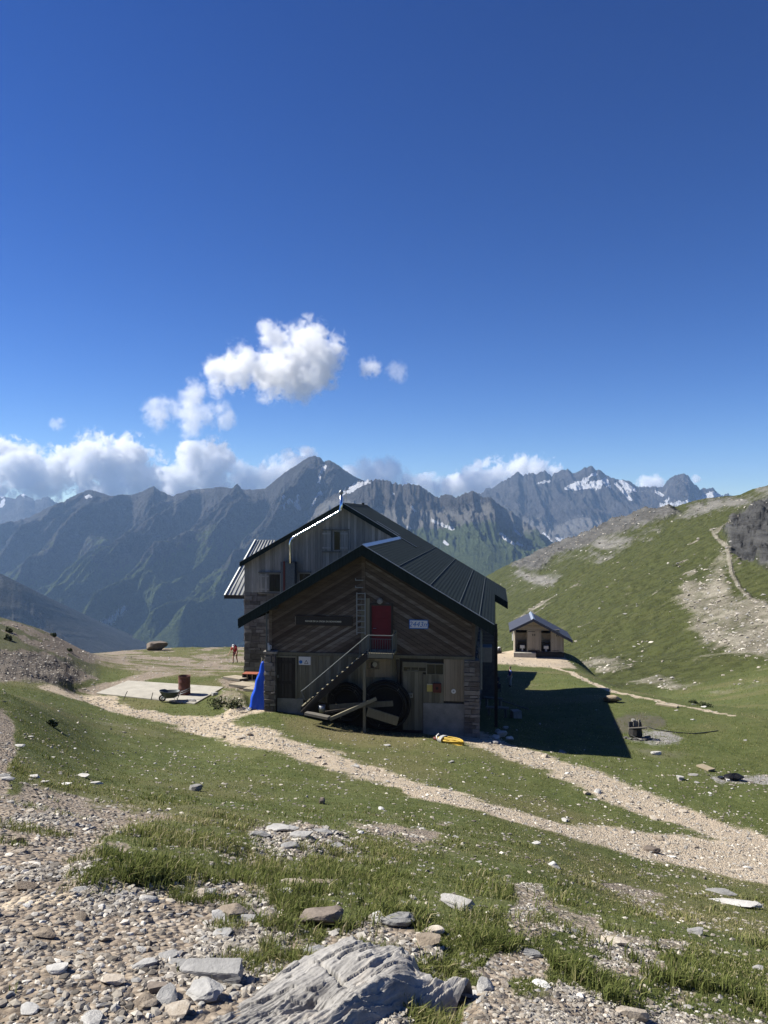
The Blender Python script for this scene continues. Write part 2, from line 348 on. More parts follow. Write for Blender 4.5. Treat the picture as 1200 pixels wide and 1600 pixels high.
rockc = t.ramp(r1, [(0.3, (0.07, 0.07, 0.068)), (0.5, (0.15, 0.147, 0.138)), (0.75, (0.26, 0.252, 0.235))])
tanc = t.ramp(t.noise(v, 0.15, 8, 0.7), [(0.3, (0.085, 0.078, 0.055)), (0.5, (0.155, 0.142, 0.110)), (0.7, (0.28, 0.26, 0.21))])
ashc = t.ramp(n3, [(0.3, (0.15, 0.145, 0.15)), (0.7, (0.36, 0.34, 0.32))])
n5 = t.noise(v, 0.10, 7, 0.7, 0.6)
near_n = t.math('ADD', t.math('MULTIPLY', n2, 0.6), t.math('MULTIPLY', n3, 0.4)); far_n = t.math('ADD', t.math('MULTIPLY', n5, 0.65), t.math('MULTIPLY', n1, 0.35))
def msk(name, k=1.0, nz=None, lo=0.38, hi=0.60): # break the edge of a zone with noise
    a = t.math('ADD', t.attr(name), t.math('MULTIPLY', t.math('SUBTRACT', nz or near_n, 0.5), 1.3*k))
    return t.ramp(a, [(lo, 0.0), (hi, 1.0)])
grass = t.mix(t.math('MULTIPLY', t.attr('hill'), 0.85), grass, (0.050, 0.056, 0.0185))
hv = t.noise(v, 0.45, 7, 0.7, 0.3)
grass = t.mix(t.math('MULTIPLY', t.attr('hill'), t.ramp(hv, [(0.40, 0.85), (0.56, 0.0)])), grass, (0.026, 0.030, 0.010))
bare = t.ramp(t.math('ADD', far_n, t.math('MULTIPLY', t.attr('hill'), 0.0)), [(0.56, 0.0), (0.70, 0.75)])
c = t.mix(t.math('MULTIPLY', bare, t.math('MULTIPLY', t.attr('hill'), 0.6)), grass, t.mix(0.7, tanc, (0.085, 0.085, 0.038)))
c = t.mix(msk('tan', 2.4, far_n, 0.3, 0.85), c, tanc)
c = t.mix(msk('rock', 1.5, far_n, 0.3, 0.8), c, t.mix(0.25, rockc, tanc))
c = t.mix(msk('gravel', 1.7, None, 0.30, 0.75), c, gravc)
c = t.mix(msk('path', 1.7, None, 0.28, 0.78), c, pathc)
c = t.mix(t.math('MULTIPLY', msk('burnt', 2.6, None, 0.35, 0.95), 0.75), c, (0.095, 0.082, 0.070))
c = t.mix(msk('ash', 2.4, None, 0.35, 0.9), c, ashc)
c = t.mix(t.math('MULTIPLY', t.attr('rubble'), 0.85), c, t.ramp(n3, [(0.3, (0.05, 0.045, 0.042)), (0.7, (0.14, 0.125, 0.11))]))
c = t.mix(t.math('MULTIPLY', t.attr('dark'), 0.93), c, t.ramp(r1, [(0.3, (0.022, 0.023, 0.025)), (0.7, (0.085, 0.085, 0.085))]))  # outcrop's shade painted in as near-black, the dark crest band more weakly
t.l.new(c, t.b.inputs['Base Color']); t.b.inputs['Roughness'].default_value = 0.92; t.b.inputs['Specular IOR Level'].default_value = 0.1
hgt = t.math('ADD', t.math('MULTIPLY', n2, 0.5), t.math('MULTIPLY', n3, 0.35))
hgt = t.math('SUBTRACT', hgt, t.math('MULTIPLY', vo.outputs['Distance'], t.math('MULTIPLY', t.math('MAXIMUM', t.attr('gravel'), t.attr('path')), 0.8)))
b1 = t('ShaderNodeBump', {'Strength': 0.8, 'Distance': 0.05, 'Height': hgt})
b2 = t('ShaderNodeBump', {'Strength': 0.9, 'Distance': 2.5, 'Height': t.math('MULTIPLY', r1, t.math('ADD', t.attr('rock'), t.math('MULTIPLY', t.attr('tan'), 0.5))), 'Normal': b1.outputs[0]})
t.l.new(b2.outputs[0], t.b.inputs['Normal'])

verts = np.stack([GX, GY, ZG], -1).reshape(-1, 3)
burnt = zone([(958,1122),(990,1116),(1035,1120),(1045,1135),(1010,1142),(965,1146)], 6, 10)*(GY < 60)
attrs = {'burnt': burnt, 'path': m_path, 'gravel': m_grav, 'rock': m_rock, 'tan': m_tan, 'dry': dry, 'ash': ash, 'rubble': np.maximum(pits, knoll*0.5), 'dark': np.maximum(outc, crest*0.7), 'hill': sstep(95, 120, GY)}
fc = grid_faces(len(DR), ncore)
# the slope behind the camera: a coarse apron that continues the first row
bx = GX[0]; nb = 40
ys = np.linspace(1.0, -90, nb+1)[1:]
apr = []
for yy in ys:
    k = (1.0-yy)
    xx = bx*(1+k*2.0); apr.append(np.stack([xx, np.full_like(xx, yy), ZG[0]+k*0.10+0.3*fbm(xx*0.1, xx*0+yy*0.1, 3, 91)*min(1, k/8)], -1))
apr = np.concatenate(apr); nv = len(verts)
allv = np.concatenate([verts, apr])
idx = np.concatenate([np.arange(ncore)[None, :], nv+np.arange(nb*ncore).reshape(nb, ncore)])
fa = np.stack([idx[:-1, 1:], idx[:-1, :-1], idx[1:, :-1], idx[1:, 1:]], -1).reshape(-1, 4)
attrs = {k: np.concatenate([np.asarray(a, float).ravel(), np.full(len(apr), 0.35 if k == 'gravel' else 0.0)]) for k, a in attrs.items()}
ground = link('ground', mesh_np('ground', allv, np.concatenate([fc, fa]), M_ground, True, attrs))
tag(ground, 'grassy alpine slope with gravel paths, falling past the refuge to a green hillside', 'ground', kind='structure')
# ================================================================ MOUNTAINS
def rock_mat(name, rock, green, scree, snow=True, gk=0.5):
    m, t = newmat(name)
    v = t.coord('Object', scale=(0.01, 0.01, 0.01))
    n1 = t.noise(v, 0.7, 9, 0.65); n2 = t.noise(v, 3.5, 8, 0.7); n3 = t.noise(v, 14.0, 6, 0.7)
    f = t.math('ADD', t.math('MULTIPLY', n1, 0.35), t.math('ADD', t.math('MULTIPLY', n2, 0.35), t.math('MULTIPLY', n3, 0.3)))
    lo = tuple(x*0.38 for x in rock); hi = tuple(x*2.1 for x in rock)
    c = t.ramp(f, [(0.38, lo), (0.5, rock), (0.64, hi)])
    jit = t.math('MULTIPLY', t.math('SUBTRACT', f, 0.5), 2.2)
    s = t.ramp(t.math('ADD', t.attr('scree'), jit), [(0.4, 0.0), (0.65, 1.0)])
    c = t.mix(s, c, t.ramp(f, [(0.4, tuple(x*0.75 for x in scree)), (0.62, tuple(x*1.25 for x in scree))]))
    g = t.ramp(t.math('ADD', t.attr('green'), jit), [(0.35, 0.0), (0.6, 1.0)])
    c = t.mix(g, c, t.ramp(f, [(0.4, tuple(x*0.6 for x in green)), (0.62, tuple(x*1.35 for x in green))]))
    sn = t.ramp(t.math('ADD', t.attr('snow'), t.math('MULTIPLY', jit, 0.8)), [(0.45, 0.0), (0.55, 1.0)])
    c = t.mix(sn, c, (0.80, 0.82, 0.86))
    t.l.new(c, t.b.inputs['Base Color']); t.b.inputs['Roughness'].default_value = 0.95; t.b.inputs['Specular IOR Level'].default_value = 0.05
    bump(t, t.math('ADD', t.math('MULTIPLY', n2, 0.6), t.math('MULTIPLY', n3, 0.4)), 1.0, 65.0)
    return m

def mountain(name, label, ridge, near_d, base_h, prof=1.1, rows=150, step=2.0, ribs=None, jag=2.0, mat=None, green=None, scree=None, snow=(), back=0.5, seed=1):
    """a massif: ridge = (bearing column, skyline row, distance); its front falls to base_h below the eye at near_d(ahead)"""
    px = np.arange(ridge[0][0], ridge[-1][0]+step, step)
    rp = np.interp(px, [r[0] for r in ridge], [r[1] for r in ridge])
    rd = gsmooth(np.interp(px, [r[0] for r in ridge], [r[2] for r in ridge]), 12, 0)
    nd = gsmooth(np.interp(px, [n[0] for n in near_d], [n[1] for n in near_d]), 12, 0)
    bh = np.interp(px, [b[0] for b in base_h], [b[1] for b in base_h])
    rp = rp+jag*fbm(px*0.13, px*0, 4, seed)+jag*0.7*fbm(px*0.45, px*0+5, 3, seed+3)
    zr = -(rp-HY)/F*rd
    v = np.linspace(0, 1, rows)[:, None]
    d = nd[None, :]+(rd-nd)[None, :]*v
    z = -bh[None, :]+(zr+bh)[None, :]*(v**prof)
    X = (px-CX)[None, :]/F*d; Y = d
    env = np.minimum(1, (1-v)*6)*np.minimum(1, v*8+0.2)
    z = z+ribs(X, Y, v, np.repeat(px[None, :], rows, 0))*env
    PY = HY-F*z/d; PX = np.repeat(px[None, :], rows, 0)
    nb = 24; vb = np.linspace(0, 1, nb+1)[1:, None]
    db = rd[None, :]*(1+back*vb); zb = zr[None, :]-(zr+bh)[None, :]*vb
    Xb = (px-CX)[None, :]/F*rd[None, :]+0*db; Yb = rd[None, :]*(1+0*vb)+vb*back*2000
    V = np.concatenate([np.stack([X, Y, z+EYE], -1), np.stack([Xb, Yb, zb+EYE], -1)], 0)
    n = V.shape[0]
    # slope of the surface
    gy, gx = np.gradient(z); dxp = np.gradient(X, axis=1); dyp = np.gradient(Y, axis=0)
    slope = np.hypot(gx/np.maximum(dxp, 1), gy/np.maximum(dyp, 1))
    gm = green(PX, PY, slope, X, Y) if green else np.zeros_like(PX)
    sm = scree(PX, PY, slope, X, Y) if scree else np.zeros_like(PX)
    nz = fbm(PX*0.12, PY*0.12, 4, seed+8); nz2 = fbm(PX*0.35, PY*0.35, 3, seed+9)
    sw = np.zeros_like(PX)
    for pts, wd in snow:
        dd = polyline_dist(PX+nz*4+nz2*2, PY+nz*3+nz2*2, pts); sw = np.maximum(sw, 1-sstep(wd*0.75, wd*1.7, dd))
    pad = lambda a: np.concatenate([a, np.zeros((nb, a.shape[1]))], 0)
    o = link(name, mesh_np(name, V.reshape(-1, 3), grid_faces(n, len(px)), mat, True, {'green': pad(gm), 'scree': pad(sm), 'snow': pad(sw)}))
    return tag(o, label, 'mountain', kind='structure')

def saw(s): # ribs with a long western flank and a short eastern one
    f = s-np.floor(s); return np.where(f < 0.62, f/0.62, (1-f)/0.38)

M_mass = rock_mat('massif_rock', (0.076, 0.072, 0.068), (0.070, 0.092, 0.034), (0.20, 0.19, 0.175))
M_rng = rock_mat('range_rock', (0.088, 0.080, 0.071), (0.095, 0.122, 0.048), (0.22, 0.21, 0.19))
M_far = rock_mat('peak_rock', (0.085, 0.080, 0.076), (0.060, 0.074, 0.036), (0.22, 0.21, 0.195))
M_spur = rock_mat('shaded_spur_rock', (0.040, 0.040, 0.039), (0.024, 0.032, 0.014), (0.10, 0.10, 0.095))  # spur's shadow put into its colour: darker rock and green tones

# --- the big massif on the left with the pyramid summit
def ribs_mass(X, Y, v, PX):
    wx = 140*fbm(X*0.0016, Y*0.0016, 3, 101); s = (X-0.34*(Y-3000)+wx)/430.0
    a = saw(s+0.35*fbm(X*0.001, Y*0.001, 3, 103))
    s2 = (X-0.30*(Y-3000)+wx*0.7)/150.0
    r = 185*(a-0.5)+85*(saw(s2+0.5*fbm(X*0.003, Y*0.003, 2, 105))-0.5)
    s3 = (X-0.34*(Y-3000)+wx*0.5)
    r = r+95*(ridged(s3*0.0042, Y*0.0013, 6, 107, 0.55)-0.45)+30*(ridged(s3*0.017, Y*0.004, 5, 108, 0.6)-0.45)+14*(ridged(s3*0.05, Y*0.014, 3, 109, 0.6)-0.45)
    return r
def green_mass(PX, PY, s, X, Y):
    n = fbm(X*0.003, Y*0.003, 4, 111)
    g = sstep(840, 960, PY+40*n)*0.75+0.55*sstep(0.9, 0.5, s)*sstep(790, 850, PY)
    g = g+0.5*sstep(0.1, 0.5, fbm((X-0.34*Y)*0.004, Y*0.0006, 4, 113))*sstep(770, 810, PY)
    return np.clip(g, 0, 1)*(1-0.6*sstep(440, 490, PX)*sstep(830, 780, PY))
mountain('mountain', 'dark blue massif left of the refuge rising to a pyramid summit', 
    [(-260,900,5200),(-120,868,5000),(0,836,4900),(40,812,4800),(75,793,4700),(100,783,4650),(125,770,4600),(140,765,4550),(158,770,4550),(180,776,4500),(205,774,4450),(225,768,4400),(240,759,4400),(250,767,4400),(270,775,4400),(295,766,4350),(320,763,4350),(345,761,4300),(370,764,4300),(395,766,4250),(415,763,4200),(428,752,4150),(445,738,4100),(462,727,4080),(478,717,4050),(490,712,4050),(500,715,4050),(506,722,4050),(513,719,4050),(522,723,4050),(540,735,4060),(555,745,4080),(570,752,4120),(600,762,4200),(640,780,4300),(700,820,4400),(760,860,4500)],
    [(-260,3000),(0,2900),(200,2700),(400,2500),(760,2700)], [(-260,560),(0,560),(200,500),(400,560),(760,520)],
    prof=1.0, step=1.25, rows=330, ribs=ribs_mass, jag=1.5, mat=M_mass, green=green_mass,
    scree=lambda PX, PY, s, X, Y: 0.55*sstep(0.15, 0.5, fbm(X*0.006-Y*0.002, Y*0.001, 4, 115))*sstep(1000, 800, PY),
    snow=[([(508,728),(503,740),(499,755)], 1.6), ([(499,768),(490,783),(487,790)], 2.0), ([(466,775),(462,785)], 2.0), ([(460,785),(466,793)], 2.6), ([(455,780),(452,786)], 1.4),
          ([(446,788),(443,793)], 1.3), ([(443,774),(442,780)], 1.0), ([(150,978),(170,972),(195,950)], 2.6), ([(148,980),(155,977)], 1.5), ([(65,952),(85,942)], 2.0), ([(100,971),(104,965)], 1.5), ([(135,777),(140,775)], 2.0), ([(560,757),(575,752)], 2.5), ([(547,763),(556,758)], 2.2), ([(540,765),(535,770)], 2.0)], seed=121)
# --- the craggy middle range with screes and meadows
def ribs_rng(X, Y, v, PX):
    r = 150*(ridged(X*0.0075, Y*0.0012, 6, 131, 0.6)-0.45)*sstep(0.45, 0.8, v)
    r = r+60*(ridged(X*0.0028, Y*0.0018, 4, 133)-0.45)*(0.4+0.6*sstep(0.3, 0.6, v))+34*(ridged(X*0.022, Y*0.005, 5, 135, 0.62)-0.45)*(0.25+0.75*sstep(0.35, 0.65, v))
    return r
def green_rng(PX, PY, s, X, Y):
    n = fbm(X*0.003, Y*0.003, 4, 141)
    return np.clip(sstep(800, 845, PY+34*n-0.06*np.abs(PX-700)), 0, 1)
def scree_rng(PX, PY, s, X, Y):
    n = fbm(PX*0.02, PY*0.02, 4, 143)
    return sstep(776, 800, PY+14*n-0.02*(PX-620))*0.8
mountain('mountain_range', 'craggy dark range with grey screes and meadows behind the refuge roof',
    [(440,830,3700),(520,775,3600),(545,762,3550),(560,753,3500),(575,751,3480),(600,750,3450),(625,756,3450),(645,757,3450),(655,756,3440),(665,766,3440),(680,775,3450),(700,773,3450),(720,775,3450),(732,769,3440),(739,767,3440),(748,773,3440),(762,776,3450),(778,786,3470),(800,800,3500),(830,822,3550),(870,850,3600),(920,880,3650),(1000,920,3700)],
    [(440,2300),(700,2100),(1000,2000)], [(440,330),(700,230),(1000,230)], prof=1.5, step=1.25, rows=280, ribs=ribs_rng, jag=3.6, mat=M_rng, green=green_rng, scree=scree_rng,
    snow=[([(560,758),(575,753)], 3.5), ([(548,764),(556,760)], 2.5), ([(556,764),(540,770),(536,775)], 1.6), ([(613,770),(615,771)], 1.4), ([(642,790),(650,800)], 1.3), ([(676,814),(692,820)], 1.8), ([(696,822),(708,826)], 1.9), ([(636,822),(640,824)], 1.8), ([(693,846),(698,850)], 2.0), ([(788,840),(800,848)], 2.0), ([(782,835),(788,838)], 1.6), ([(808,849),(815,851)], 1.8), ([(805,829),(815,838)], 1.6)], seed=151)
# --- the high snowy peaks on the right
def ribs_far(X, Y, v, PX):
    r = 190*(ridged(X*0.0050+Y*0.0008, Y*0.0012, 6, 161, 0.6)-0.45)+62*(ridged(X*0.012, Y*0.0035, 5, 163, 0.62)-0.45)
    return r
mountain('snowy_peaks', 'high jagged peaks with snow fields above the green hillside',
    [(660,830,6000),(700,800,5900),(740,775,5800),(765,762,5700),(780,755,5650),(798,744,5600),(808,738,5600),(818,743,5600),(835,741,5600),(852,736,5600),(862,742,5600),(872,739,5600),(880,733,5600),(887,731,5600),(894,738,5600),(905,738,5600),(915,731,5600),(925,729,5600),(935,734,5600),(950,743,5600),(965,749,5600),(985,753,5600),(1000,761,5600),(1020,760,5600),(1038,759,5600),(1043,750,5600),(1050,744,5600),(1056,741,5600),(1066,743,5600),(1075,741,5600),(1079,749,5600),(1086,757,5600),(1096,764,5600),(1106,766,5600),(1113,764,5600),(1125,770,5650),(1145,776,5700),(1200,800,5800),(1300,830,5900)],
    [(660,4000),(1000,3900),(1300,3900)], [(660,330),(1000,300),(1300,300)], prof=1.25, step=1.25, rows=240, ribs=ribs_far, jag=3.6, mat=M_far,
    green=lambda PX, PY, s, X, Y: sstep(835, 870, PY+25*fbm(X*0.003, Y*0.003, 3, 171)),
    scree=lambda PX, PY, s, X, Y: np.clip(sstep(790, 825, PY+20*fbm(X*0.004, Y*0.002, 4, 173))+0.5*sstep(0.0, 0.4, fbm(X*0.002, Y*0.002, 4, 175)), 0, 1),
    snow=[([(886,762),(905,755),(915,748)], 3.2), ([(900,762),(920,760),(938,758)], 3.5), ([(925,757),(945,752)], 4.0), ([(945,750),(950,758)], 3.0), ([(962,755),(975,770),(985,780)], 1.8), ([(970,752),(985,762),(992,766)], 2.6), ([(975,760),(985,768)], 2.2), ([(918,745),(930,740)], 1.6), ([(840,755),(858,751)], 1.5),
          ([(1025,768),(1035,774)], 1.8), ([(1035,790),(1065,786),(1090,784)], 2.4), ([(1090,783),(1100,778),(1112,770)], 3.6), ([(1105,775),(1125,772)], 3.2), ([(1040,783),(1044,778)], 1.6), ([(848,832),(860,846)], 1.8), ([(820,847),(830,848)], 1.4), ([(872,842),(885,845)], 2.2)], seed=181)
# --- the far hazy range at the left edge
def ribs_haz(X, Y, v, PX): return 200*(ridged(X*0.0016, Y*0.0008, 5, 191)-0.45)
mountain('distant_range', 'pale blue hazy range with snow patches at the left edge',
    [(-300,775,7300),(-100,778,7300),(0,776,7300),(20,780,7300),(38,772,7300),(55,781,7300),(75,776,7300),(90,786,7300),(120,800,7300),(200,825,7300)],
    [(-300,6000),(200,6000)], [(-300,500),(200,500)], ribs=ribs_haz, rows=80, jag=3.0, mat=M_far,
    snow=[([(36,772),(44,766)], 3), ([(70,772),(80,770)], 3), ([(0,790),(6,782)], 2.2), ([(2,775),(10,772)], 2.5), ([(50,776),(62,772)], 2)], seed=201, back=0.3)
# --- the shaded spur beyond the plateau on the left
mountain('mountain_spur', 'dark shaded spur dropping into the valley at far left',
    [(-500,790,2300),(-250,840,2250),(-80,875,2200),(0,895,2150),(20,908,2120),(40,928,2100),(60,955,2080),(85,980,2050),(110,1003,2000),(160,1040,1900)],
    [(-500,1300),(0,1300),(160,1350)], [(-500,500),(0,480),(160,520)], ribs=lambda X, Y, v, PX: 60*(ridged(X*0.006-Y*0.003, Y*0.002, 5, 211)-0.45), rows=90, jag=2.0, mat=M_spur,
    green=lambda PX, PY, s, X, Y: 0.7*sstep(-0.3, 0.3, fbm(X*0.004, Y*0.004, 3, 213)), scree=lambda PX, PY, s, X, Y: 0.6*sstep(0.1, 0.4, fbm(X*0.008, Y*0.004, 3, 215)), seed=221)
# valley floor far below
vf = [(-9000, 900), (9000, 900), (9000, 9500), (-9000, 9500)]
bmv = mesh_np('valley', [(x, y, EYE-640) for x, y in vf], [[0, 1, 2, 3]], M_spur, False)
tag(link('valley_floor', bmv), 'green valley floor far below the plateau', 'valley', kind='structure')

# ---------------------------------------------------------------- air
mh = bpy.data.materials.new('air'); mh.use_nodes = True; ht = NT(mh); ht.n.clear()
pv = ht('ShaderNodeVolumePrincipled', {'Color': (0.40, 0.63, 1.0, 1), 'Density': 0.000066, 'Anisotropy': 0.1})
ho = ht('ShaderNodeOutputMaterial'); ht.l.new(pv.outputs[0], ho.inputs['Volume'])
x0, x1, y0, y1, z0, z1 = -11000, 11000, -300, 8300, EYE-642, EYE+560
hv = [(x, y, z) for x in (x0, x1) for y in (y0, y1) for z in (z0, z1)]
hz = link('haze', mesh_np('haze', hv, [[0, 1, 3, 2], [4, 6, 7, 5], [0, 4, 5, 1], [2, 3, 7, 6], [0, 2, 6, 4], [1, 5, 7, 3]], mh, False))
tag(hz, 'thin blue mountain air between the slope and the far peaks', 'haze', kind='stuff')
# ================================================================ mesh building tools
class MB:
    def __init__(s): s.v = []; s.f = []; s.r = []; s.ch = []
    def add(s, vs, fs, r=None):
        o = len(s.v); s.ch.append((o, len(s.f), len(vs), len(fs))); s.v += [tuple(v) for v in vs]; s.f += [tuple(o+i for i in f) for f in fs]
        rr = random.random() if r is None else r; s.r += [rr]*len(vs); return s
    def box(s, x0, x1, y0, y1, z0, z1, r=None, jit=0.0):
        j = lambda: random.uniform(-jit, jit)
        vs = [(x+j(), y+j(), z+j()) for z in (z0, z1) for y in (y0, y1) for x in (x0, x1)]
        return s.add(vs, [(0, 2, 3, 1), (4, 5, 7, 6), (0, 1, 5, 4), (2, 6, 7, 3), (0, 4, 6, 2), (1, 3, 7, 5)], r)
    def obox(s, c, ax, ay, az, r=None):
        """oriented box: centre and three half-axis vectors"""
        c, ax, ay, az = map(Vector, (c, ax, ay, az))
        vs = [c+i*ax+j*ay+k*az for k in (-1, 1) for j in (-1, 1) for i in (-1, 1)]
        return s.add(vs, [(0, 2, 3, 1), (4, 5, 7, 6), (0, 1, 5, 4), (2, 6, 7, 3), (0, 4, 6, 2), (1, 3, 7, 5)], r)
    def beam(s, a, b, w, h, up=(0, 0, 1), r=None):
        a, b = Vector(a), Vector(b); d = b-a; u = Vector(up); x = d.cross(u)
        if x.length < 1e-6: x = Vector((1, 0, 0))
        x.normalize(); z = x.cross(d).normalized()
        return s.obox((a+b)/2, d/2, x*(w/2), z*(h/2), r)
    def prism(s, poly, y0, y1, r=None):
        """a polygon in x,z pulled from y0 (front) to y1"""
        n = len(poly); vs = [(x, y0, z) for x, z in poly]+[(x, y1, z) for x, z in poly]
        A = sum(poly[i][0]*poly[(i+1) % n][1]-poly[(i+1) % n][0]*poly[i][1] for i in range(n))
        fr = list(range(n)) if A > 0 else list(range(n))[::-1]
        fs = [tuple(fr), tuple(i+n for i in fr[::-1])]
        for i in range(n):
            a, b = fr[i], fr[(i+1) % n]; fs.append((b, a, a+n, b+n))
        return s.add(vs, fs, r)
    def tube(s, pts, rad, seg=8, r=None, caps=True):
        pts = [Vector(p) for p in pts]; vs = []; fs = []; n = len(pts)
        rads = rad if isinstance(rad, (list, tuple)) else [rad]*n
        t0 = (pts[1]-pts[0]).normalized(); up = Vector((0, 0, 1)) if abs(t0.z) < 0.9 else Vector((1, 0, 0))
        nx = t0.cross(up).normalized()
        for i, p in enumerate(pts):
            t = (pts[min(i+1, n-1)]-pts[max(i-1, 0)]).normalized()
            nx = (nx-t*nx.dot(t)).normalized(); ny = t.cross(nx)
            for k in range(seg):
                a = 2*math.pi*k/seg; vs.append(p+(nx*math.cos(a)+ny*math.sin(a))*rads[i])
        for i in range(n-1):
            for k in range(seg):
                a = i*seg+k; b = i*seg+(k+1) % seg; fs.append((a, b, b+seg, a+seg))
        if caps: fs += [tuple(range(seg))[::-1], tuple((n-1)*seg+k for k in range(seg))]
        return s.add(vs, fs, r)
    def lathe(s, prof, c=(0, 0, 0), seg=24, r=None):
        vs = []; fs = []; n = len(prof); c = Vector(c)
        for rr, z in prof:
            for k in range(seg):
                a = 2*math.pi*k/seg; vs.append(c+Vector((rr*math.cos(a), rr*math.sin(a), z)))
        for i in range(n-1):
            for k in range(seg):
                a = i*seg+k; b = i*seg+(k+1) % seg; fs.append((a, b, b+seg, a+seg))
        return s.add(vs, fs, r)
    def each(s, name, mat, parent=None, **k):
        """every piece as an object of its own"""
        out = []
        for v0, f0, nv, nf in s.ch:
            q = MB(); q.v = s.v[v0:v0+nv]; q.f = [tuple(i-v0 for i in f) for f in s.f[f0:f0+nf]]; q.r = s.r[v0:v0+nv]; out.append(q.build(name, mat, parent, **k))
        return out
    def build(s, name, mat, parent=None, smooth=False, bevel=0.0, loc=None, rot=None):
        me = bpy.data.meshes.new(name); me.from_pydata(s.v, [], s.f); me.update()
        a = me.attributes.new('rnd', 'FLOAT', 'POINT'); a.data.foreach_set('value', np.array(s.r, dtype=np.float32))
        if mat: me.materials.append(mat)
        if smooth: me.polygons.foreach_set('use_smooth', [True]*len(me.polygons))
        o = link(name, me, parent, loc, rot)
        if bevel:
            m = o.modifiers.new('edge', 'BEVEL'); m.width = bevel; m.segments = 2; m.limit_method = 'ANGLE'
        return o
def clip_poly(poly, nx, nz, c):
    """keep the side where nx*x+nz*z <= c"""
    out = []
    for i in range(len(poly)):
        p, q = poly[i], poly[(i+1) % len(poly)]; a = nx*p[0]+nz*p[1]-c; b = nx*q[0]+nz*q[1]-c
        if a <= 0: out.append(p)
        if (a < 0 < b) or (b < 0 < a):
            t = a/(a-b); out.append((p[0]+(q[0]-p[0])*t, p[1]+(q[1]-p[1])*t))
    return out
def boards(mb, poly, ang, width, y, thick=0.03, gap=0.008, jit=0.008, wj=0.25):
    """plank cladding: strips of the polygon along a direction, each with its own depth and tone; y is the wall face, boards stand in front (-y)"""
    dx, dz = math.cos(ang), math.sin(ang); nx, nz = -dz, dx
    pr = [nx*x+nz*z for x, z in poly]; a = min(pr)
    while a < max(pr):
        w = width*random.uniform(1-wj, 1+wj)
        p = clip_poly(clip_poly(poly, nx, nz, a+w-gap), -nx, -nz, -a)
        if len(p) >= 3:
            j = random.uniform(-jit, jit); mb.prism(p, y-thick+j, y)
        a += w
    return mb
def stones(mb, x0, x1, z0, z1, y, size=0.28, depth=0.05, face='y'):
    """rough coursed masonry laid on a wall face"""
    z = z0
    while z < z1-0.03:
        h = min(size*random.uniform(0.45, 1.0), z1-z); x = x0
        while x < x1-0.02:
            w = min(size*random.uniform(0.7, 1.9), x1-x)
            d = depth*random.uniform(0.5, 1.5); g = 0.012
            if face == 'y': mb.box(x+g, x+w-g, y-d, y+0.02, z+g, z+h-g, jit=0.012)
            elif face == 'x-': mb.box(y-d, y+0.02, x+g, x+w-g, z+g, z+h-g, jit=0.012)
            else: mb.box(y-0.02, y+d, x+g, x+w-g, z+g, z+h-g, jit=0.012)
            x += w
        z += h
    return mb
def wood(name, cols, stretch=(1, 1, 1), scale=3.0, rough=0.8, rot=(0, 0, 0)):
    m, t = newmat(name)
    v = t.coord('Object', scale=stretch, rot=rot); n = t.noise(v, scale, 7, 0.65, 0.6); n2 = t.noise(t.coord('Object'), 0.5, 4, 0.6)
    f = t.math('ADD', t.math('MULTIPLY', n, 0.55), t.math('ADD', t.math('MULTIPLY', t.attr('rnd'), 0.40), t.math('MULTIPLY', n2, 0.25)))
    k = len(cols); c = t.ramp(f, [(0.25+0.65*i/(k-1), c) for i, c in enumerate(cols)])
    t.l.new(c, t.b.inputs['Base Color']); t.b.inputs['Roughness'].default_value = rough; t.b.inputs['Specular IOR Level'].default_value = 0.25
    bump(t, n, 0.7, 0.006); return m
def stone_mat(name, cols):
    m, t = newmat(name); v = t.coord('Object'); n = t.noise(v, 5, 7, 0.65); n2 = t.noise(v, 28, 4, 0.7)
    f = t.math('ADD', t.math('MULTIPLY', n, 0.5), t.math('ADD', t.math('MULTIPLY', t.attr('rnd'), 0.4), t.math('MULTIPLY', n2, 0.2)))
    k = len(cols); c = t.ramp(f, [(0.25+0.6*i/(k-1), c) for i, c in enumerate(cols)])
    t.l.new(c, t.b.inputs['Base Color']); t.b.inputs['Roughness'].default_value = 0.9; t.b.inputs['Specular IOR Level'].default_value = 0.15
    bump(t, t.math('ADD', n, n2), 0.7, 0.02); return m
M_chev = wood('weathered_boards', [(0.0255, 0.0176, 0.0120), (0.0600, 0.0427, 0.0300), (0.1088, 0.0843, 0.0635), (0.2400, 0.2129, 0.1715)], (0.6, 1, 3.0), 2.5)
M_grey = wood('silvered_boards', [(0.1328, 0.1293, 0.1116), (0.2036, 0.1982, 0.1736), (0.2745, 0.2656, 0.2336), (0.3895, 0.3718, 0.3276)], (4, 1, 0.5), 3.0)
M_olive = wood('olive_boards', [(0.0790, 0.0720, 0.0492), (0.1317, 0.1229, 0.0859), (0.1843, 0.1721, 0.1229), (0.2459, 0.2282, 0.1668)], (4, 1, 0.5), 3.0)
M_tan = wood('tan_boards', [(0.1426, 0.1141, 0.0778), (0.2269, 0.1878, 0.1296), (0.2851, 0.2398, 0.1685), (0.3499, 0.2981, 0.2203)], (4, 1, 0.5), 3.0)
M_dkwood = wood('dark_wood', [(0.0196, 0.0168, 0.0140), (0.0385, 0.0336, 0.0280), (0.0595, 0.0525, 0.0434)], (4, 1, 0.5), 3.0)
M_plank = wood('grey_planks', [(0.0734, 0.0690, 0.0586), (0.1207, 0.1121, 0.0949), (0.1725, 0.1621, 0.1380)], (0.6, 3, 3), 4.0)
M_stone = stone_mat('masonry', [(0.0705, 0.0624, 0.0554), (0.1310, 0.1190, 0.1057), (0.2015, 0.1864, 0.1663), (0.2921, 0.2720, 0.2417)])
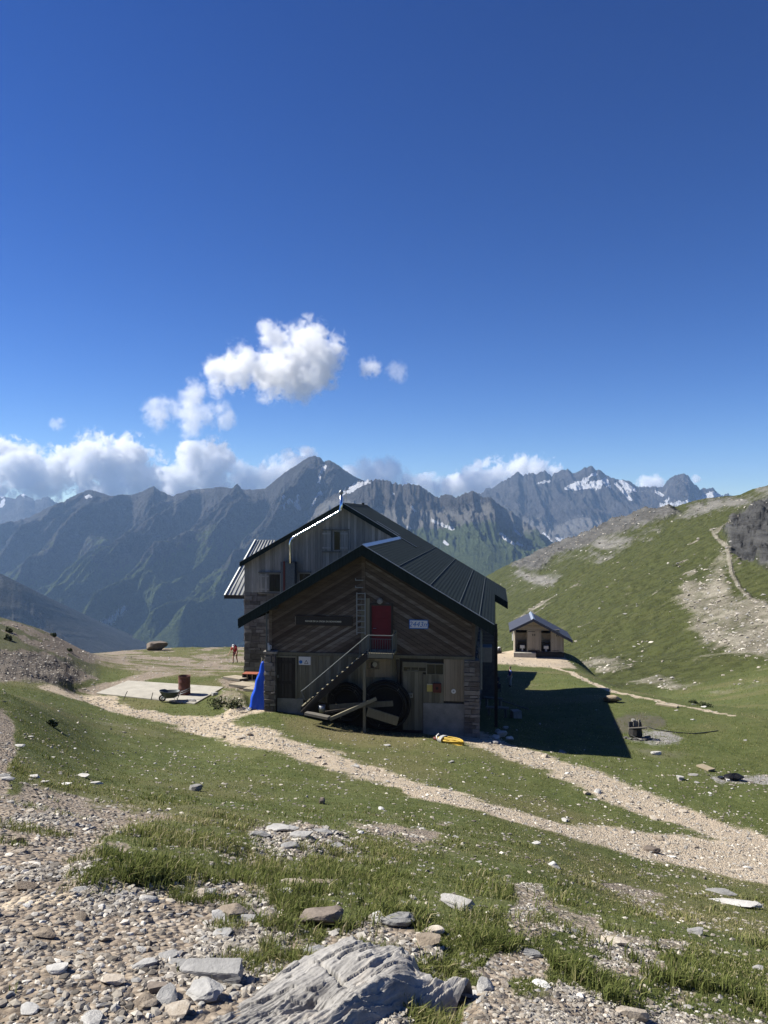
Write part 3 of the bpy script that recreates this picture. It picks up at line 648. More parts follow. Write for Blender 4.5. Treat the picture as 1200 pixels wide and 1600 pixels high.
M_conc = simple_mat('concrete', (0.2250, 0.2193, 0.1968), 0.9, var=0.3, scale=2.5)
M_steel = simple_mat('galvanised_steel', (0.2688, 0.2856, 0.2940), 0.5, 0.7, 0.2, 5, 0.0)
M_chrome, _t = newmat('polished_flue'); _t.b.inputs['Metallic'].default_value = 1.0; _t.b.inputs['Base Color'].default_value = (0.78, 0.80, 0.82, 1); _t.b.inputs['Roughness'].default_value = 0.16
M_red = simple_mat('red_paint', (0.12, 0.010, 0.015), 0.6, var=0.22, scale=4)
M_dred = simple_mat('dark_red_paint', (0.11, 0.028, 0.022), 0.6, var=0.25, scale=4)
M_glass, _t = newmat('window_glass'); _t.b.inputs['Base Color'].default_value = (0.012, 0.015, 0.02, 1); _t.b.inputs['Roughness'].default_value = 0.12; _t.b.inputs['Specular IOR Level'].default_value = 0.5
M_black = simple_mat('black_plastic', (0.012, 0.012, 0.013), 0.45, var=0.2, scale=8)
M_shade = simple_mat('painted_inner_shade', (0.015, 0.014, 0.013), 0.9, var=0.3, bumpd=0)  # shade of hollow insides, painted as a near-black colour
M_white = simple_mat('white_paint', (0.62, 0.62, 0.60), 0.5, var=0.06, scale=4, bumpd=0)
M_cream = simple_mat('cream_paint', (0.55, 0.52, 0.40), 0.6, var=0.1, bumpd=0)
M_yellow = simple_mat('yellow_paint', (0.52, 0.42, 0.12), 0.6, var=0.12, bumpd=0)
M_blue = simple_mat('blue_sign_paint', (0.02, 0.13, 0.42), 0.5, var=0.05, bumpd=0)
M_iron = simple_mat('dark_ironwork', (0.10, 0.115, 0.12), 0.55, 0.3, 0.25, 8, 0.001)
# green-black sheet roofing with fine horizontal profiles
M_roof, _t = newmat('dark_green_roofing')
_v = _t.coord('Object'); _n = _t.noise(_v, 1.2, 6, 0.6); _n2 = _t.noise(_t.coord('Object', scale=(6, 0.6, 6)), 3.0, 5, 0.6)
_f = _t.math('ADD', _t.math('MULTIPLY', _n, 0.5), _t.math('MULTIPLY', _n2, 0.5))
_t.l.new(_t.ramp(_f, [(0.3, (0.011, 0.017, 0.016)), (0.55, (0.017, 0.025, 0.023)), (0.75, (0.027, 0.036, 0.033))]), _t.b.inputs['Base Color'])
_t.b.inputs['Roughness'].default_value = 0.8; _t.b.inputs['Specular IOR Level'].default_value = 0.10
_w = _t('ShaderNodeTexWave', {'Vector': _v, 'Scale': 2.4, 'Distortion': 0.0}, wave_type='BANDS', bands_direction='X').outputs['Fac']
bump(_t, _t.math('ADD', _w, _t.math('MULTIPLY', _n2, 0.3)), 0.5, 0.012)
M_zinc = simple_mat('zinc_roofing', (0.50, 0.50, 0.46), 0.38, 0.55, 0.12, 3, 0.001)
M_cap = simple_mat('pale_ridge_metal', (0.42, 0.46, 0.50), 0.35, 0.6, 0.15, 4, 0.0)
def text(name, body, size, mat, parent, loc, shear=0.0, rot=(R(90), 0, 0), bold=0.0, align='CENTER'):
    cu = bpy.data.curves.new(name, 'FONT'); cu.body = body; cu.size = size; cu.align_x = align; cu.align_y = 'CENTER'
    cu.extrude = 0.002; cu.shear = shear; cu.offset = bold; tmp = bpy.data.objects.new(name, cu); COL.objects.link(tmp)
    bpy.context.view_layer.update(); me = bpy.data.meshes.new_from_object(tmp.evaluated_get(bpy.context.evaluated_depsgraph_get()))
    bpy.data.objects.remove(tmp); me.materials.clear(); me.materials.append(mat)
    return link(name, me, parent, loc, rot)
# ================================================================ THE REFUGE
AX = R(8.2); PC = Vector(((585-CX)/F*32.0, 32.0, 0.8))
RROT = (0, 0, -AX)
def FL(px, py, yl=0.0):
    """photo pixel -> (x, z) on the building's own plane y = yl"""
    dx, dy, dz = (px-CX)/F, 1.0, -(py-HY)/F; c, s = math.cos(AX), math.sin(AX)
    oy = -PC.x*s-PC.y*c; t = (yl-oy)/(dx*s+dy*c); wx, wy, wz = -PC.x+dx*t, -PC.y+dy*t, EYE-PC.z+dz*t
    return wx*c-wy*s, wz
def LW(x, y, z):  # building point -> world
    c, s = math.cos(AX), math.sin(AX); return Vector((PC.x+x*c+y*s, PC.y-x*s+y*c, PC.z+z))
ref = tag(empty('mountain_refuge', PC, RROT), 'dark wooden mountain refuge with stone base, outside stairs and green-black gable roofs', 'mountain hut')
def P(mb, name, mat, parent=ref, **k): return mb.build(name, mat, parent, **k)

M_lap = simple_mat('lap_seam', (0.05, 0.062, 0.06), 0.7, 0.2, 0.2, 5, 0.0)
XR, ZR, SL = -0.40, 8.05, 0.592          # front ridge and roof slope
XA, ZA = -3.66, 10.0                     # main ridge
XL, XRt = -4.45, 4.12                    # front wing walls
Y1, Y2 = 12.0, 20.0
zr = lambda x: ZR-SL*(x-XR) if x > XR else ZR-SL*(XR-x)
TH = 0.30
# ---- walls (cores)
w_ = MB(); w_.prism([(XL, -1.2), (XRt, -1.2), (XRt, zr(XRt)-TH-0.05), (XR, ZR-TH-0.05), (XL, zr(XL)-TH-0.05)], 0.0, Y1)
P(w_, 'wall', M_dkwood)
zm = lambda x: ZA-0.565*(XA-x) if x < XA else ZA-SL*(x-XA)
w_ = MB(); w_.prism([(-9.6, -3.5), (5.0, -3.5), (5.0, zm(5.0)-0.2), (XA, ZA-0.25), (-9.6, zm(-9.6)-0.2)], Y1+0.004, Y2)
P(w_, 'wall', M_stone)
# ---- main gable: silver vertical boards above rough stone
bd = MB(); zb = 4.78
boards(bd, [(-9.62, zb), (2.0, zb), (2.0, zm(2.0)-0.15), (XA, ZA-0.18), (-9.62, zm(-9.62)-0.15)], R(90), 0.17, Y1, 0.035, 0.006, 0.010)
gc = P(bd, 'gable_cladding', M_grey); gc['label'] = 'silver grey vertical boards of the upper gable'
bd = MB(); boards(bd, [(Y1, zb), (Y2, zb), (Y2, 6.4), (Y1, 6.4)], R(90), 0.17, 0, 0.03)
side = MB(); side.v = [(-9.6+y, x, z) for x, y, z in bd.v]; side.f = [f[::-1] for f in bd.f]; side.r = bd.r
P(side, 'side_cladding', M_grey)
st = MB(); stones(st, -9.62, XL-0.1, -2.2, zb, Y1, 0.34, 0.05); stones(st, Y1-0.02, Y2, -3.0, zb, -9.6, 0.36, 0.05, 'x-')
sw = P(st, 'stone_wall', M_stone); sw['label'] = 'rough stone base wall of the upper gable'
# upper windows
def window(x0, x1, z0, z1, y, shut=(), lintel=True, pane_mat=M_glass):
    fr = MB(); b = 0.05
    fr.box(x0-b, x0, y-0.07, y, z0-b, z1+b); fr.box(x1, x1+b, y-0.07, y, z0-b, z1+b); fr.box(x0, x1, y-0.07, y, z1, z1+b); fr.box(x0, x1, y-0.07, y, z0-b, z0)
    o = P(fr, 'window', M_grey)
    g = MB(); g.box(x0, x1, y-0.046, y-0.040, z0, z1); P(g, 'pane', pane_mat, o)
    if x1-x0 > 0.35:
        q = MB(); q.box((x0+x1)/2-0.02, (x0+x1)/2+0.02, y-0.062, y-0.047, z0, z1); P(q, 'sash_bar', M_dkwood, o)
    for a, c in shut:
        s = MB(); boards(s, [(a, z0-0.04), (c, z0-0.04), (c, z1+0.04), (a, z1+0.04)], R(90), 0.13, y-0.05, 0.035, 0.005, 0.004)
        s.box(a, c, y-0.112, y-0.098, z0+0.08, z0+0.17, 0.9); s.box(a, c, y-0.112, y-0.098, z1-0.17, z1-0.08, 0.9); P(s, 'shutter', M_grey, o)
    if lintel:
        l = MB(); a = min([x0]+[s[0] for s in shut])-0.05; c = max([x1]+[s[1] for s in shut])+0.05
        l.box(a, c, y-0.16, y-0.036, z1+0.08, z1+0.13, 0.95); l.box(a, x1 if shut else c, y-0.15, y-0.036, z0-0.14, z0-0.09, 0.95); l.each('ledge', M_plank, o)
    return o
yy = Y1-0.03
f = lambda px, py: FL(px, py, yy)
window(f(522.5, 0)[0], f(531.5, 0)[0], f(0, 856)[1], f(0, 829)[1], yy, [(f(504.5, 0)[0], f(517.5, 0)[0]), (f(532, 0)[0], f(544.5, 0)[0])])
window(f(421.5, 0)[0], f(438, 0)[0], f(0, 918)[1], f(0, 892.5)[1], yy, [(f(406, 0)[0], f(420.5, 0)[0])])
window(f(468.5, 0)[0], f(485, 0)[0], f(0, 908)[1], f(0, 891.5)[1], yy, [], True)
# flue casing and shiny flue pipe
x0, zt = f(442.6, 877); x1, z0 = f(464, 920); xm = f(449.5, 0)[0]; xn = f(446.5, 0)[0]
cs = MB(); cs.box(x0, x1, yy-0.55, yy-0.032, z0-0.6, zt); fcg = P(cs, 'flue_casing', M_iron)
q = MB(); q.box(xn, xm, yy-0.575, yy-0.552, z0-0.6, zt+0.03); P(q, 'red_brown_strip', M_dred, fcg)
yp = Y1-0.42-0.05-0.22; f = lambda px, py: FL(px, py, yp)
pts = [f(453.6, 880), f(453.6, 849), f(455.2, 843.5), f(459, 839.5), f(528.5, 800.5), f(531.8, 797), f(533, 792), f(533, 772)]
fl = MB(); fl.tube([(x, yp, z) for x, z in pts], 0.082, 14); flo = P(fl, 'chimney_flue', M_chrome, smooth=True)
q = MB(); q.lathe([(0.085, 0), (0.12, 0.02), (0.12, 0.16), (0.02, 0.24)], (pts[-1][0], yp, pts[-1][1]), 14)
for k in (0.15, 0.4, 0.65, 0.9):
    a = Vector((pts[3][0], yp, pts[3][1])).lerp(Vector((pts[4][0], yp, pts[4][1])), k); d = Vector((pts[4][0]-pts[3][0], 0, pts[4][1]-pts[3][1])).normalized()
    q.tube([a-d*0.03, a+d*0.03], 0.094, 14)
q.each('flue_collar', M_steel, flo, smooth=True)
q = MB(); q.tube([(XA+0.02, Y1+0.5, ZA), (XA+0.02, Y1+0.5, ZA+0.95)], 0.018, 6); q.tube([(XA-0.12, Y1+0.5, ZA+0.75), (XA+0.2, Y1+0.5, ZA+0.82)], 0.012, 6); P(q, 'aerial', M_steel)
# ---- roofs
def slab(mb, A, B, C_, D, th):
    """roof plane: four corners of its top, thickness downward"""
    t = [Vector(p) for p in (A, B, C_, D)]; b = [p-Vector((0, 0, th)) for p in t]
    mb.add(t+b, [(0, 1, 2, 3), (7, 6, 5, 4), (0, 4, 5, 1), (1, 5, 6, 2), (2, 6, 7, 3), (3, 7, 4, 0)], 0.5); return mb
EL, ER = -5.66, 4.93; YF = -0.62
r_ = MB()
slab(r_, (XR, YF, ZR), (XR, Y1+0.6, ZR), (EL, Y1+0.6-0.59, zr(EL)), (EL, YF, zr(EL)), 0.20)
slab(r_, (ER, YF, zr(ER)), (ER, Y1, zr(ER)), (XR, Y1, ZR-0.001), (XR, YF, ZR-0.001), 0.20)
roof = P(r_, 'roof', M_roof); roof['label'] = 'lower front roof of dark green-black sheeting'
r_ = MB(); ME = 5.66; MYF = Y1-0.42
slab(r_, (XA, MYF, ZA), (XA, Y2, ZA), (-9.78, Y2, zm(-9.78)), (-9.78, MYF, zm(-9.78)), 0.20)
slab(r_, (XR+0.0, Y1, ZR+0.004), (XR+0.0, Y2, ZR+0.004), (XA, Y2, ZA-0.001), (XA, MYF, ZA-0.001), 0.20)
slab(r_, (ME, Y1+0.004, zr(ME)), (ME, Y2, zr(ME)), (XR+0.003, Y2, ZR), (XR+0.003, Y1+0.004, ZR), 0.20)
roof2 = P(r_, 'roof', M_roof); roof2['label'] = 'upper main roof behind the lower one'
# verge boards and eave fascia, pale drip edge
def verge(xa, za, xb, zb_, y, h, parent, t=0.05):
    q = MB(); q.prism([(xa, za+0.015), (xb, zb_+0.015), (xb, zb_-h), (xa, za-h)], y-t, y-0.001, 0.4)
    o = P(q, 'verge_board', M_roof, parent)
    e = MB(); d = Vector((xb-xa, 0, zb_-za)).normalized(); n = Vector((-d.z, 0, d.x)); n = n if n.z > 0 else -n
    a = Vector((xa, y-t+0.01, za+0.025)); b = Vector((xb, y-t+0.01, zb_+0.025)); e.beam(a, b, 0.10, 0.022)
    P(e, 'drip_edge', M_steel, o); return o
verge(XR, ZR, EL, zr(EL), YF, 0.40, roof); verge(XR+0.002, ZR, ER, zr(ER), YF, 0.44, roof)
verge(XA, ZA, -9.78, zm(-9.78), MYF, 0.26, roof2); verge(XA+0.002, ZA, 0.6, zm(0.6), MYF, 0.26, roof2, 0.04)
q = MB(); q.box(ME-0.02, ME+0.03, Y1-0.02, Y2, zr(ME)-0.34, zr(ME)-0.01, 0.4); q.prism([(ER+0.03, zr(ER)-0.02), (ME+0.03, zr(ME)-0.02), (ME+0.03, zr(ME)-0.42), (ER+0.03, zr(ER)-0.42)], Y1-0.05, Y1-0.001, 0.4)
q.each('eave_fascia', M_roof, roof2)
q = MB(); q.box(ER-0.02, ER+0.03, YF-0.03, Y1-0.06, zr(ER)-0.30, zr(ER)-0.01, 0.4); q.box(EL-0.03, EL+0.02, YF-0.03, Y1-0.1, zr(EL)-0.30, zr(EL)-0.01, 0.4); q.each('eave_fascia', M_roof, roof)
# long lap joints on the right slope (run with the ridge), ridge caps
q = MB()
for x in (1.05, 2.35, 3.55, 4.35): q.box(x-0.013, x+0.013, YF, Y2-0.05, zr(x)-0.02, zr(x)+0.016, 0.5)
q.each('lap_joint', M_lap, roof)
q = MB(); 
for k in range(9): q.box(-5.0+k*0.5, -4.985+k*0.5, YF+0.02, Y1-0.05, zr(-5.0+k*0.5)-0.02, zr(-5.0+k*0.5)+0.02, 0.5)
P(q, 'sheet_rib', M_roof, roof)
q = MB(); q.prism([(XR-0.52, zr(XR-0.52)+0.012), (XR, ZR+0.05), (XR+0.14, zr(XR+0.14)+0.012), (XR+0.14, zr(XR+0.14)+0.002), (XR, ZR+0.03), (XR-0.52, zr(XR-0.52)+0.002)], YF+0.02, Y1-0.05, 0.5)
P(q, 'ridge_cap', M_cap, roof)
q = MB(); q.prism([(XA-0.25, zm(XA-0.25)+0.01), (XA, ZA+0.04), (XA+0.25, zm(XA+0.25)+0.01), (XA, ZA+0.02)], MYF+0.02, Y2, 0.5); q.box(XA-0.06, XA+0.06, Y2-1.6, Y2-1.4, ZA, ZA+0.14)
P(q, 'ridge_cap', M_roof, roof2)
q = MB(); q.prism([(-1.9, zm(-1.9)+0.012), (-0.55, zm(-0.55)+0.012), (-0.55, zm(-0.55)+0.004), (-1.9, zm(-1.9)+0.004)], Y1+0.9, Y1+1.05, 0.5); P(q, 'flashing', M_steel, roof2)
# ---- side roof of standing-seam zinc on the left
A = FL(352, 931, 12.5); B = FL(389, 931.5, 12.7); C2 = FL(430, 844, 16.0); D2 = FL(400, 844, 16.0)
a, b, c_, d_ = Vector((A[0], 12.5, A[1])), Vector((B[0]+0.35, 12.7, B[1])), Vector((C2[0], 16.0, C2[1])), Vector((D2[0], 16.0, D2[1]))
r_ = MB(); slab(r_, a, b, c_, d_, 0.16); zo = P(r_, 'side_roof', M_zinc); zo['label'] = 'small pale zinc roof with dark standing seams'
q = MB()
for k in np.linspace(0.0, 1.0, 8):
    q.beam(a.lerp(b, k)+Vector((0, 0, 0.025)), d_.lerp(c_, k)+Vector((0, 0, 0.025)), 0.035, 0.06)
P(q, 'standing_seam', M_iron, zo)
q = MB(); q.beam(a+Vector((-0.05, -0.03, -0.05)), b+Vector((0, -0.03, -0.05)), 0.06, 0.22); P(q, 'eave_fascia', M_dkwood, zo)
q = MB(); q.beam(a+Vector((-0.03, 0, 0.02)), d_+Vector((-0.03, 0, 0.02)), 0.09, 0.12); P(q, 'verge_board', M_steel, zo)
q = MB(); q.box(-9.95, -9.63, 13.6, 16.5, -2.5, 4.9); P(q, 'wall', M_stone)
# ---- front wing: chevron boards
bd = MB(); ang = math.atan(SL); zl = 3.50
gL = [(XL-0.03, zl), (XR, zl), (XR, ZR-TH-0.02), (XL-0.03, zr(XL)-TH-0.02)]
gR = [(XR, zl), (XRt+0.03, zl), (XRt+0.03, zr(XRt)-TH-0.02), (XR, ZR-TH-0.02)]
boards(bd, gL, ang, 0.15, 0, 0.03, 0.012, 0.012); boards(bd, gR, math.pi-ang, 0.15, 0, 0.03, 0.012, 0.012)
cv = P(bd, 'gable_cladding', M_chev); cv['label'] = 'brown chevron boards of the front gable'
q = MB()
for xx in (XR-0.3,): q.box(XR-0.13, XR+0.03, -0.075, -0.045, 5.5, ZR-TH-0.2)
q.box(XL-0.06, XL+0.06, -0.06, -0.034, zl, zr(XL)-TH-0.1); q.box(XRt-0.09, XRt+0.05, -0.065, -0.045, zl, zr(XRt)-TH-0.1)
q.each('corner_board', M_chev, ref)
for xx, zz in ((XR, ZR), (-4.2, zr(-4.2)), (3.85, zr(3.85))):
    q = MB(); q.box(xx-0.09, xx+0.09, YF+0.05, -0.05, zz-0.46, zz-0.22); P(q, 'rafter_end', M_dkwood)
q = MB(); q.box(XL-0.02, XRt+0.05, -0.09, -0.001, zl-0.13, zl-0.002); P(q, 'beam', M_olive)
# lower storey
zc = zl-0.135
def fx(px, py=1050): return FL(px, py, -0.04)[0]
def fz(px, py): return FL(px, py, -0.04)[1]
bd = MB(); boards(bd, [(XL+0.32, 1.55), (fx(624), 1.2), (fx(624), zc), (XL+0.32, zc)], R(90), 0.14, 0, 0.03, 0.006, 0.006)
wl = P(bd, 'wall_cladding', M_olive); wl['label'] = 'olive grey vertical boards under the stairs'
bd = MB(); boards(bd, [(fx(571), 2.55), (fx(610), 2.55), (fx(610), zc), (fx(571), zc)], R(90), 0.16, -0.032, 0.02, 0.004, 0.004); P(bd, 'board_panel', M_tan)
bd = MB(); boards(bd, [(fx(661), 1.55), (fx(693), 1.55), (fx(693), 2.72), (fx(661), 2.72)], R(90), 0.15, 0, 0.05, 0.006, 0.006); P(bd, 'garage_door', M_olive)
bd = MB(); boards(bd, [(fx(693.3), 1.65), (fx(725), 1.65), (fx(725), zc), (fx(693.3), zc)], R(90), 0.15, 0, 0.055, 0.006, 0.008); bp = P(bd, 'board_panel', M_tan); bp['label'] = 'lighter tan board panel at the right corner'
bd = MB(); boards(bd, [(fx(629), 0.4), (fx(660.6), 0.4), (fx(660.6), 2.9), (fx(629), 2.9)], R(90), 0.16, 0, 0.045, 0.006, 0.004); pdo = P(bd, 'panel_door', M_olive)
q = MB(); q.box(fx(629)-0.05, fx(629), -0.075, 0, 0.3, 3.0); q.box(fx(660.6), fx(660.6)+0.02, -0.075, 0, 0.3, 3.0); P(q, 'door_frame', M_dkwood, pdo)
cn = MB(); cn.box(fx(661.5), fx(725), -0.07, 0, -0.6, 1.545, jit=0.01); pc = P(cn, 'plinth', M_conc); pc['label'] = 'bare concrete plinth at the lower right'
cn = MB(); cn.box(XL+0.3, fx(474), -0.08, 0, 0.2, 1.545, jit=0.01); P(cn, 'plinth', M_conc)
# transom windows over the panel door
for a_, b_, c1, d1 in ((630.5, 665.5, 1048, 1036), (667.5, 692.5, 1053, 1038)):
    xa, za = fx(a_), fz((a_+b_)/2, c1); xb, zb2 = fx(b_), fz((a_+b_)/2, d1)
    q = MB(); q.box(xa-0.04, xa, -0.08, 0, za-0.04, zb2+0.04); q.box(xb, xb+0.04, -0.08, 0, za-0.04, zb2+0.04); q.box(xa, xb, -0.08, 0, zb2, zb2+0.04); q.box(xa, xb, -0.08, 0, za-0.04, za)
    n = 3 if b_-a_ > 30 else 2
    for k in range(1, n): q.box(xa+(xb-xa)*k/n-0.015, xa+(xb-xa)*k/n+0.015, -0.07, 0, za, zb2)
    o = P(q, 'window', M_olive); g = MB(); g.box(xa, xb, -0.042, -0.036, za, zb2); P(g, 'pane', M_glass, o)
    if b_-a_ > 30:
        g = MB(); g.box(xa, xb, -0.065, -0.046, za+(zb2-za)*0.45, zb2); P(g, 'blind', M_olive, o)
# small window under the landing with a round vent
xa, za, xb, zb2 = fx(576), fz(583, 1043.5), fx(591), fz(583, 1034.5)
q = MB(); q.box(xa-0.05, xb+0.05, -0.075, -0.0525, zb2, zb2+0.05); q.box(xa-0.05, xb+0.05, -0.075, -0.0525, za-0.05, za); q.box(xa-0.05, xa, -0.075, -0.0525, za, zb2); q.box(xb, xb+0.05, -0.075, -0.0525, za, zb2)
o = P(q, 'window', M_olive); g = MB(); g.box(xa, xb, -0.062, -0.056, za, zb2); P(g, 'pane', M_glass, o)
g = MB(); g.tube([(xa+0.27, -0.10, (za+zb2)/2+0.03), (xa+0.27, -0.065, (za+zb2)/2+0.03)], 0.10, 16); P(g, 'round_vent', M_steel, o, smooth=False)
# low dark door on the left
xa, xb = fx(432.5, 1060), fx(462, 1060); za, zb2 = fz(447, 1091), fz(447, 1027)
bd = MB(); boards(bd, [(xa, za), (xb, za), (xb, zb2), (xa, zb2)], R(90), 0.15, -0.034, 0.035, 0.006, 0.004)
dr = P(bd, 'door', M_dkwood); dr['label'] = 'low dark plank door at the left'
q = MB(); q.box(xa-0.07, xa, -0.085, -0.034, za, zb2+0.07); q.box(xb, xb+0.07, -0.085, -0.034, za, zb2+0.07); q.box(xa, xb, -0.085, -0.034, zb2, zb2+0.07); P(q, 'door_frame', M_olive, dr)
q = MB(); q.box(xa+0.03, xb-0.03, -0.085, -0.072, za+0.62, za+0.72); q.box(xa+0.03, xb-0.03, -0.085, -0.072, zb2-0.25, zb2-0.15); q.each('cross_batten', M_dkwood, dr)
q = MB(); q.box(xa+0.05, xa+0.09, -0.11, -0.072, (za+zb2)/2, (za+zb2)/2+0.12); P(q, 'handle', M_steel, dr)
# red upper door
xa, za = FL(580.9, 1017, -0.04); xb, zb2 = FL(611.2, 946.5, -0.04)
q = MB(); q.box(xa, xb, -0.06, -0.034, za, zb2); dr = P(q, 'door', M_red); dr['label'] = 'red upper door at the top of the stairs'
q = MB()
for k in range(4):
    zz = za+0.12+k*0.44; q.box(xa+0.10, xb-0.10, -0.072, -0.0605, zz, zz+0.36)
P(q, 'door_panel', M_red, dr)
q = MB(); q.box(xa-0.08, xa, -0.09, -0.03, za, zb2+0.08); q.box(xb, xb+0.08, -0.09, -0.03, za, zb2+0.08); q.box(xa, xb, -0.09, -0.03, zb2, zb2+0.08); P(q, 'door_frame', M_dkwood, dr)
q = MB(); q.tube([(xa+0.07, -0.11, za+0.95), (xa+0.2, -0.11, za+0.95)], 0.013, 6); q.tube([(xa+0.07, -0.06, za+0.95), (xa+0.07, -0.11, za+0.95)], 0.013, 6); P(q, 'handle', M_steel, dr)
bd = MB(); boards(bd, [(xa-0.45, zl+0.02), (xa-0.085, zl+0.02), (xa-0.085, zb2+0.3), (xa-0.45, zb2+0.3)], R(90), 0.13, -0.042, 0.02, 0.006, 0.004); boards(bd, [(xb+0.085, zl+0.02), (xb+0.25, zl+0.02), (xb+0.25, za+0.9), (xb+0.085, za+0.9)], R(90), 0.1, -0.042, 0.02, 0.006, 0.004)
P(bd, 'board_panel', M_olive)
x_, z_ = FL(594, 939, -0.05); q = MB(); q.tube([(x_, -0.16, z_), (x_, -0.04, z_)], 0.12, 18); q.tube([(x_, -0.19, z_), (x_, -0.16, z_)], [0.07, 0.11], 18); P(q, 'wall_lamp', M_conc)
# ladder on the gable
x_, z1_ = FL(557.5, 926, -0.12); x2, z0_ = FL(570.5, 992, -0.12)
q = MB(); q.box(x_-0.02, x_+0.02, -0.14, -0.09, z0_, z1_); q.box(x2-0.02, x2+0.02, -0.14, -0.09, z0_, z1_); ld = P(q, 'ladder', M_steel)
q = MB(); n = 8
for k in range(n): zz = z0_+0.07+(z1_-z0_-0.12)*k/(n-1); q.box(x_+0.02, x2-0.02, -0.13, -0.10, zz, zz+0.03)
q.each('rung', M_steel, ld)
q = MB()
for py in (906.5, 918):
    xx, zz = FL(555, py, -0.12); q.box(xx, xx+0.34, -0.13, -0.10, zz-0.015, zz+0.015); q.box(xx, xx+0.03, -0.10, -0.03, zz-0.015, zz+0.015); q.box(xx, xx+0.025, -0.13, -0.10, zz+0.015, zz+0.08)
q.each('wall_bracket', M_steel, ld)
# ---- outside stairs and landing
yo = -1.15
lx0, lz = FL(574.5, 1022, yo); lx1, _ = FL(614, 1022, yo); lz = FL(594, 1022, yo)[1]; rt = FL(594, 993, yo)[1]
stc = MB(); stc.box(lx0, lx1, yo, -0.06, lz-0.09, lz, 0.6); stc.box(lx0, lx1, yo-0.03, yo-0.001, lz-0.16, lz+0.03, 0.8)
stair = P(stc, 'landing', M_olive)
sx, sz = FL(473, 1110, yo)
q = MB(); top = Vector((lx0, 0, lz-0.05)); bot = Vector((sx, 0, sz))
for y in (yo, -0.35): q.beam(Vector((top.x, y, top.z)), Vector((bot.x, y, bot.z)), 0.06, 0.26, r=0.3)
q.each('stair_stringer', M_dkwood, ref)
for k in range(13):
    t_ = (k+0.5)/13; p = bot.lerp(top, t_); q = MB(); q.box(p.x-0.17, p.x+0.13, yo+0.04, -0.39, p.z+0.03, p.z+0.075); P(q, 'step', M_olive)
q = MB(); px_, pz_ = FL(569.5, 1028, yo+0.1); q.box(px_-0.055, px_+0.055, yo+0.03, yo+0.14, -0.2, lz-0.092, 0.7); P(q, 'support_post', M_olive)
q = MB(); q.box(px_-0.055, lx1, yo+0.02, yo+0.14, lz-0.20, lz-0.093, 0.3); P(q, 'landing_joist', M_dkwood)
rl = MB(); y_ = yo-0.012
rl.tube([(lx0+0.02, y_, rt), (lx1-0.02, y_, rt)], 0.022, 8); rl.tube([(lx1-0.02, y_, rt), (lx1-0.02, -0.1, rt)], 0.022, 8)
rl.tube([(lx0+0.02, y_, rt-0.14), (lx1-0.02, y_, rt-0.14)], 0.014, 8)
hb = FL(471, 1079, yo); ht_ = (lx0+0.02, rt)
rl.tube([(ht_[0], y_, ht_[1]), (hb[0]+0.22, y_, hb[1]+0.14), (hb[0], y_, hb[1]-0.02), (hb[0]+0.16, y_, hb[1]-0.36)], 0.022, 8)
lo_t = (ht_[0], lz+0.22); rl.tube([(lo_t[0], y_, lo_t[1]), (hb[0]+0.35, y_, hb[1]-0.62)], 0.016, 8)
rail = P(rl, 'handrail', M_iron, smooth=False)
for xx in (lx0+0.02, lx1-0.02):
    q = MB(); q.box(xx-0.022, xx+0.022, y_-0.022, y_+0.022, lz-0.15, rt); P(q, 'rail_post', M_iron, rail)
for k in range(1, 10):
    xx = lx0+0.02+(lx1-lx0-0.04)*k/10; q = MB(); q.box(xx-0.008, xx+0.008, y_-0.008, y_+0.008, lz+0.03, rt-0.14); P(q, 'baluster', M_iron, rail)
for k in (0.13, 0.42, 0.55, 0.88):
    xx = bot.x+(top.x-bot.x)*k; zh = hb[1]+(ht_[1]-hb[1])*((xx-hb[0])/(ht_[0]-hb[0])); zf = bot.z+(top.z-bot.z)*k
    q = MB(); q.box(xx-0.016, xx+0.016, y_-0.016, y_+0.016, zf-0.05, zh); P(q, 'rail_post', M_iron, rail)
# ---- stone corners of the front wing
st = MB(); st.box(XL-0.16, XL+0.26, -0.28, 0.1, -0.3, 3.38); stones(st, XL-0.20, XL+0.3, 0.4, 3.45, -0.28, 0.26, 0.06); stones(st, -0.3, 0.5, 0.4, 3.45, XL-0.16, 0.26, 0.05, 'x-')
st.box(XL-0.24, XL+0.34, -0.36, 0.12, 3.45, 3.55, 0.98, 0.01)
sp = P(st, 'stone_pillar', M_stone); sp['label'] = 'stone pillar at the left corner'
st = MB(); st.box(fx(725)+0.005, XRt+0.22, -0.10, 0.2, -1.0, zl-0.14); stones(st, fx(725)+0.01, XRt+0.25, -0.7, zl-0.14, -0.10, 0.26, 0.06); stones(st, -0.1, Y1, -1.5, zl-0.3, XRt+0.03, 0.3, 0.06, 'x+')
sp = P(st, 'stone_pillar', M_stone); sp['label'] = 'stone corner and side wall at the right'
st = MB(); stones(st, 0.6, Y1-0.1, -0.8, 3.4, XL-0.02, 0.32, 0.05, 'x-'); P(st, 'stone_wall', M_stone)
# low unseen annex behind the main block, put in for the shadow's far edge
q = MB(); q.box(-6.0, 4.3, Y2+0.005, 33.5, -6.0, -0.2); o = P(q, 'unseen_rear_annex', M_stone)
q = MB(); slab(q, (4.7, Y2+0.01, -0.05), (4.7, 33.9, -0.05), (-6.2, 33.9, 2.6), (-6.2, Y2+0.01, 2.6), 0.16); P(q, 'roof', M_roof, o)
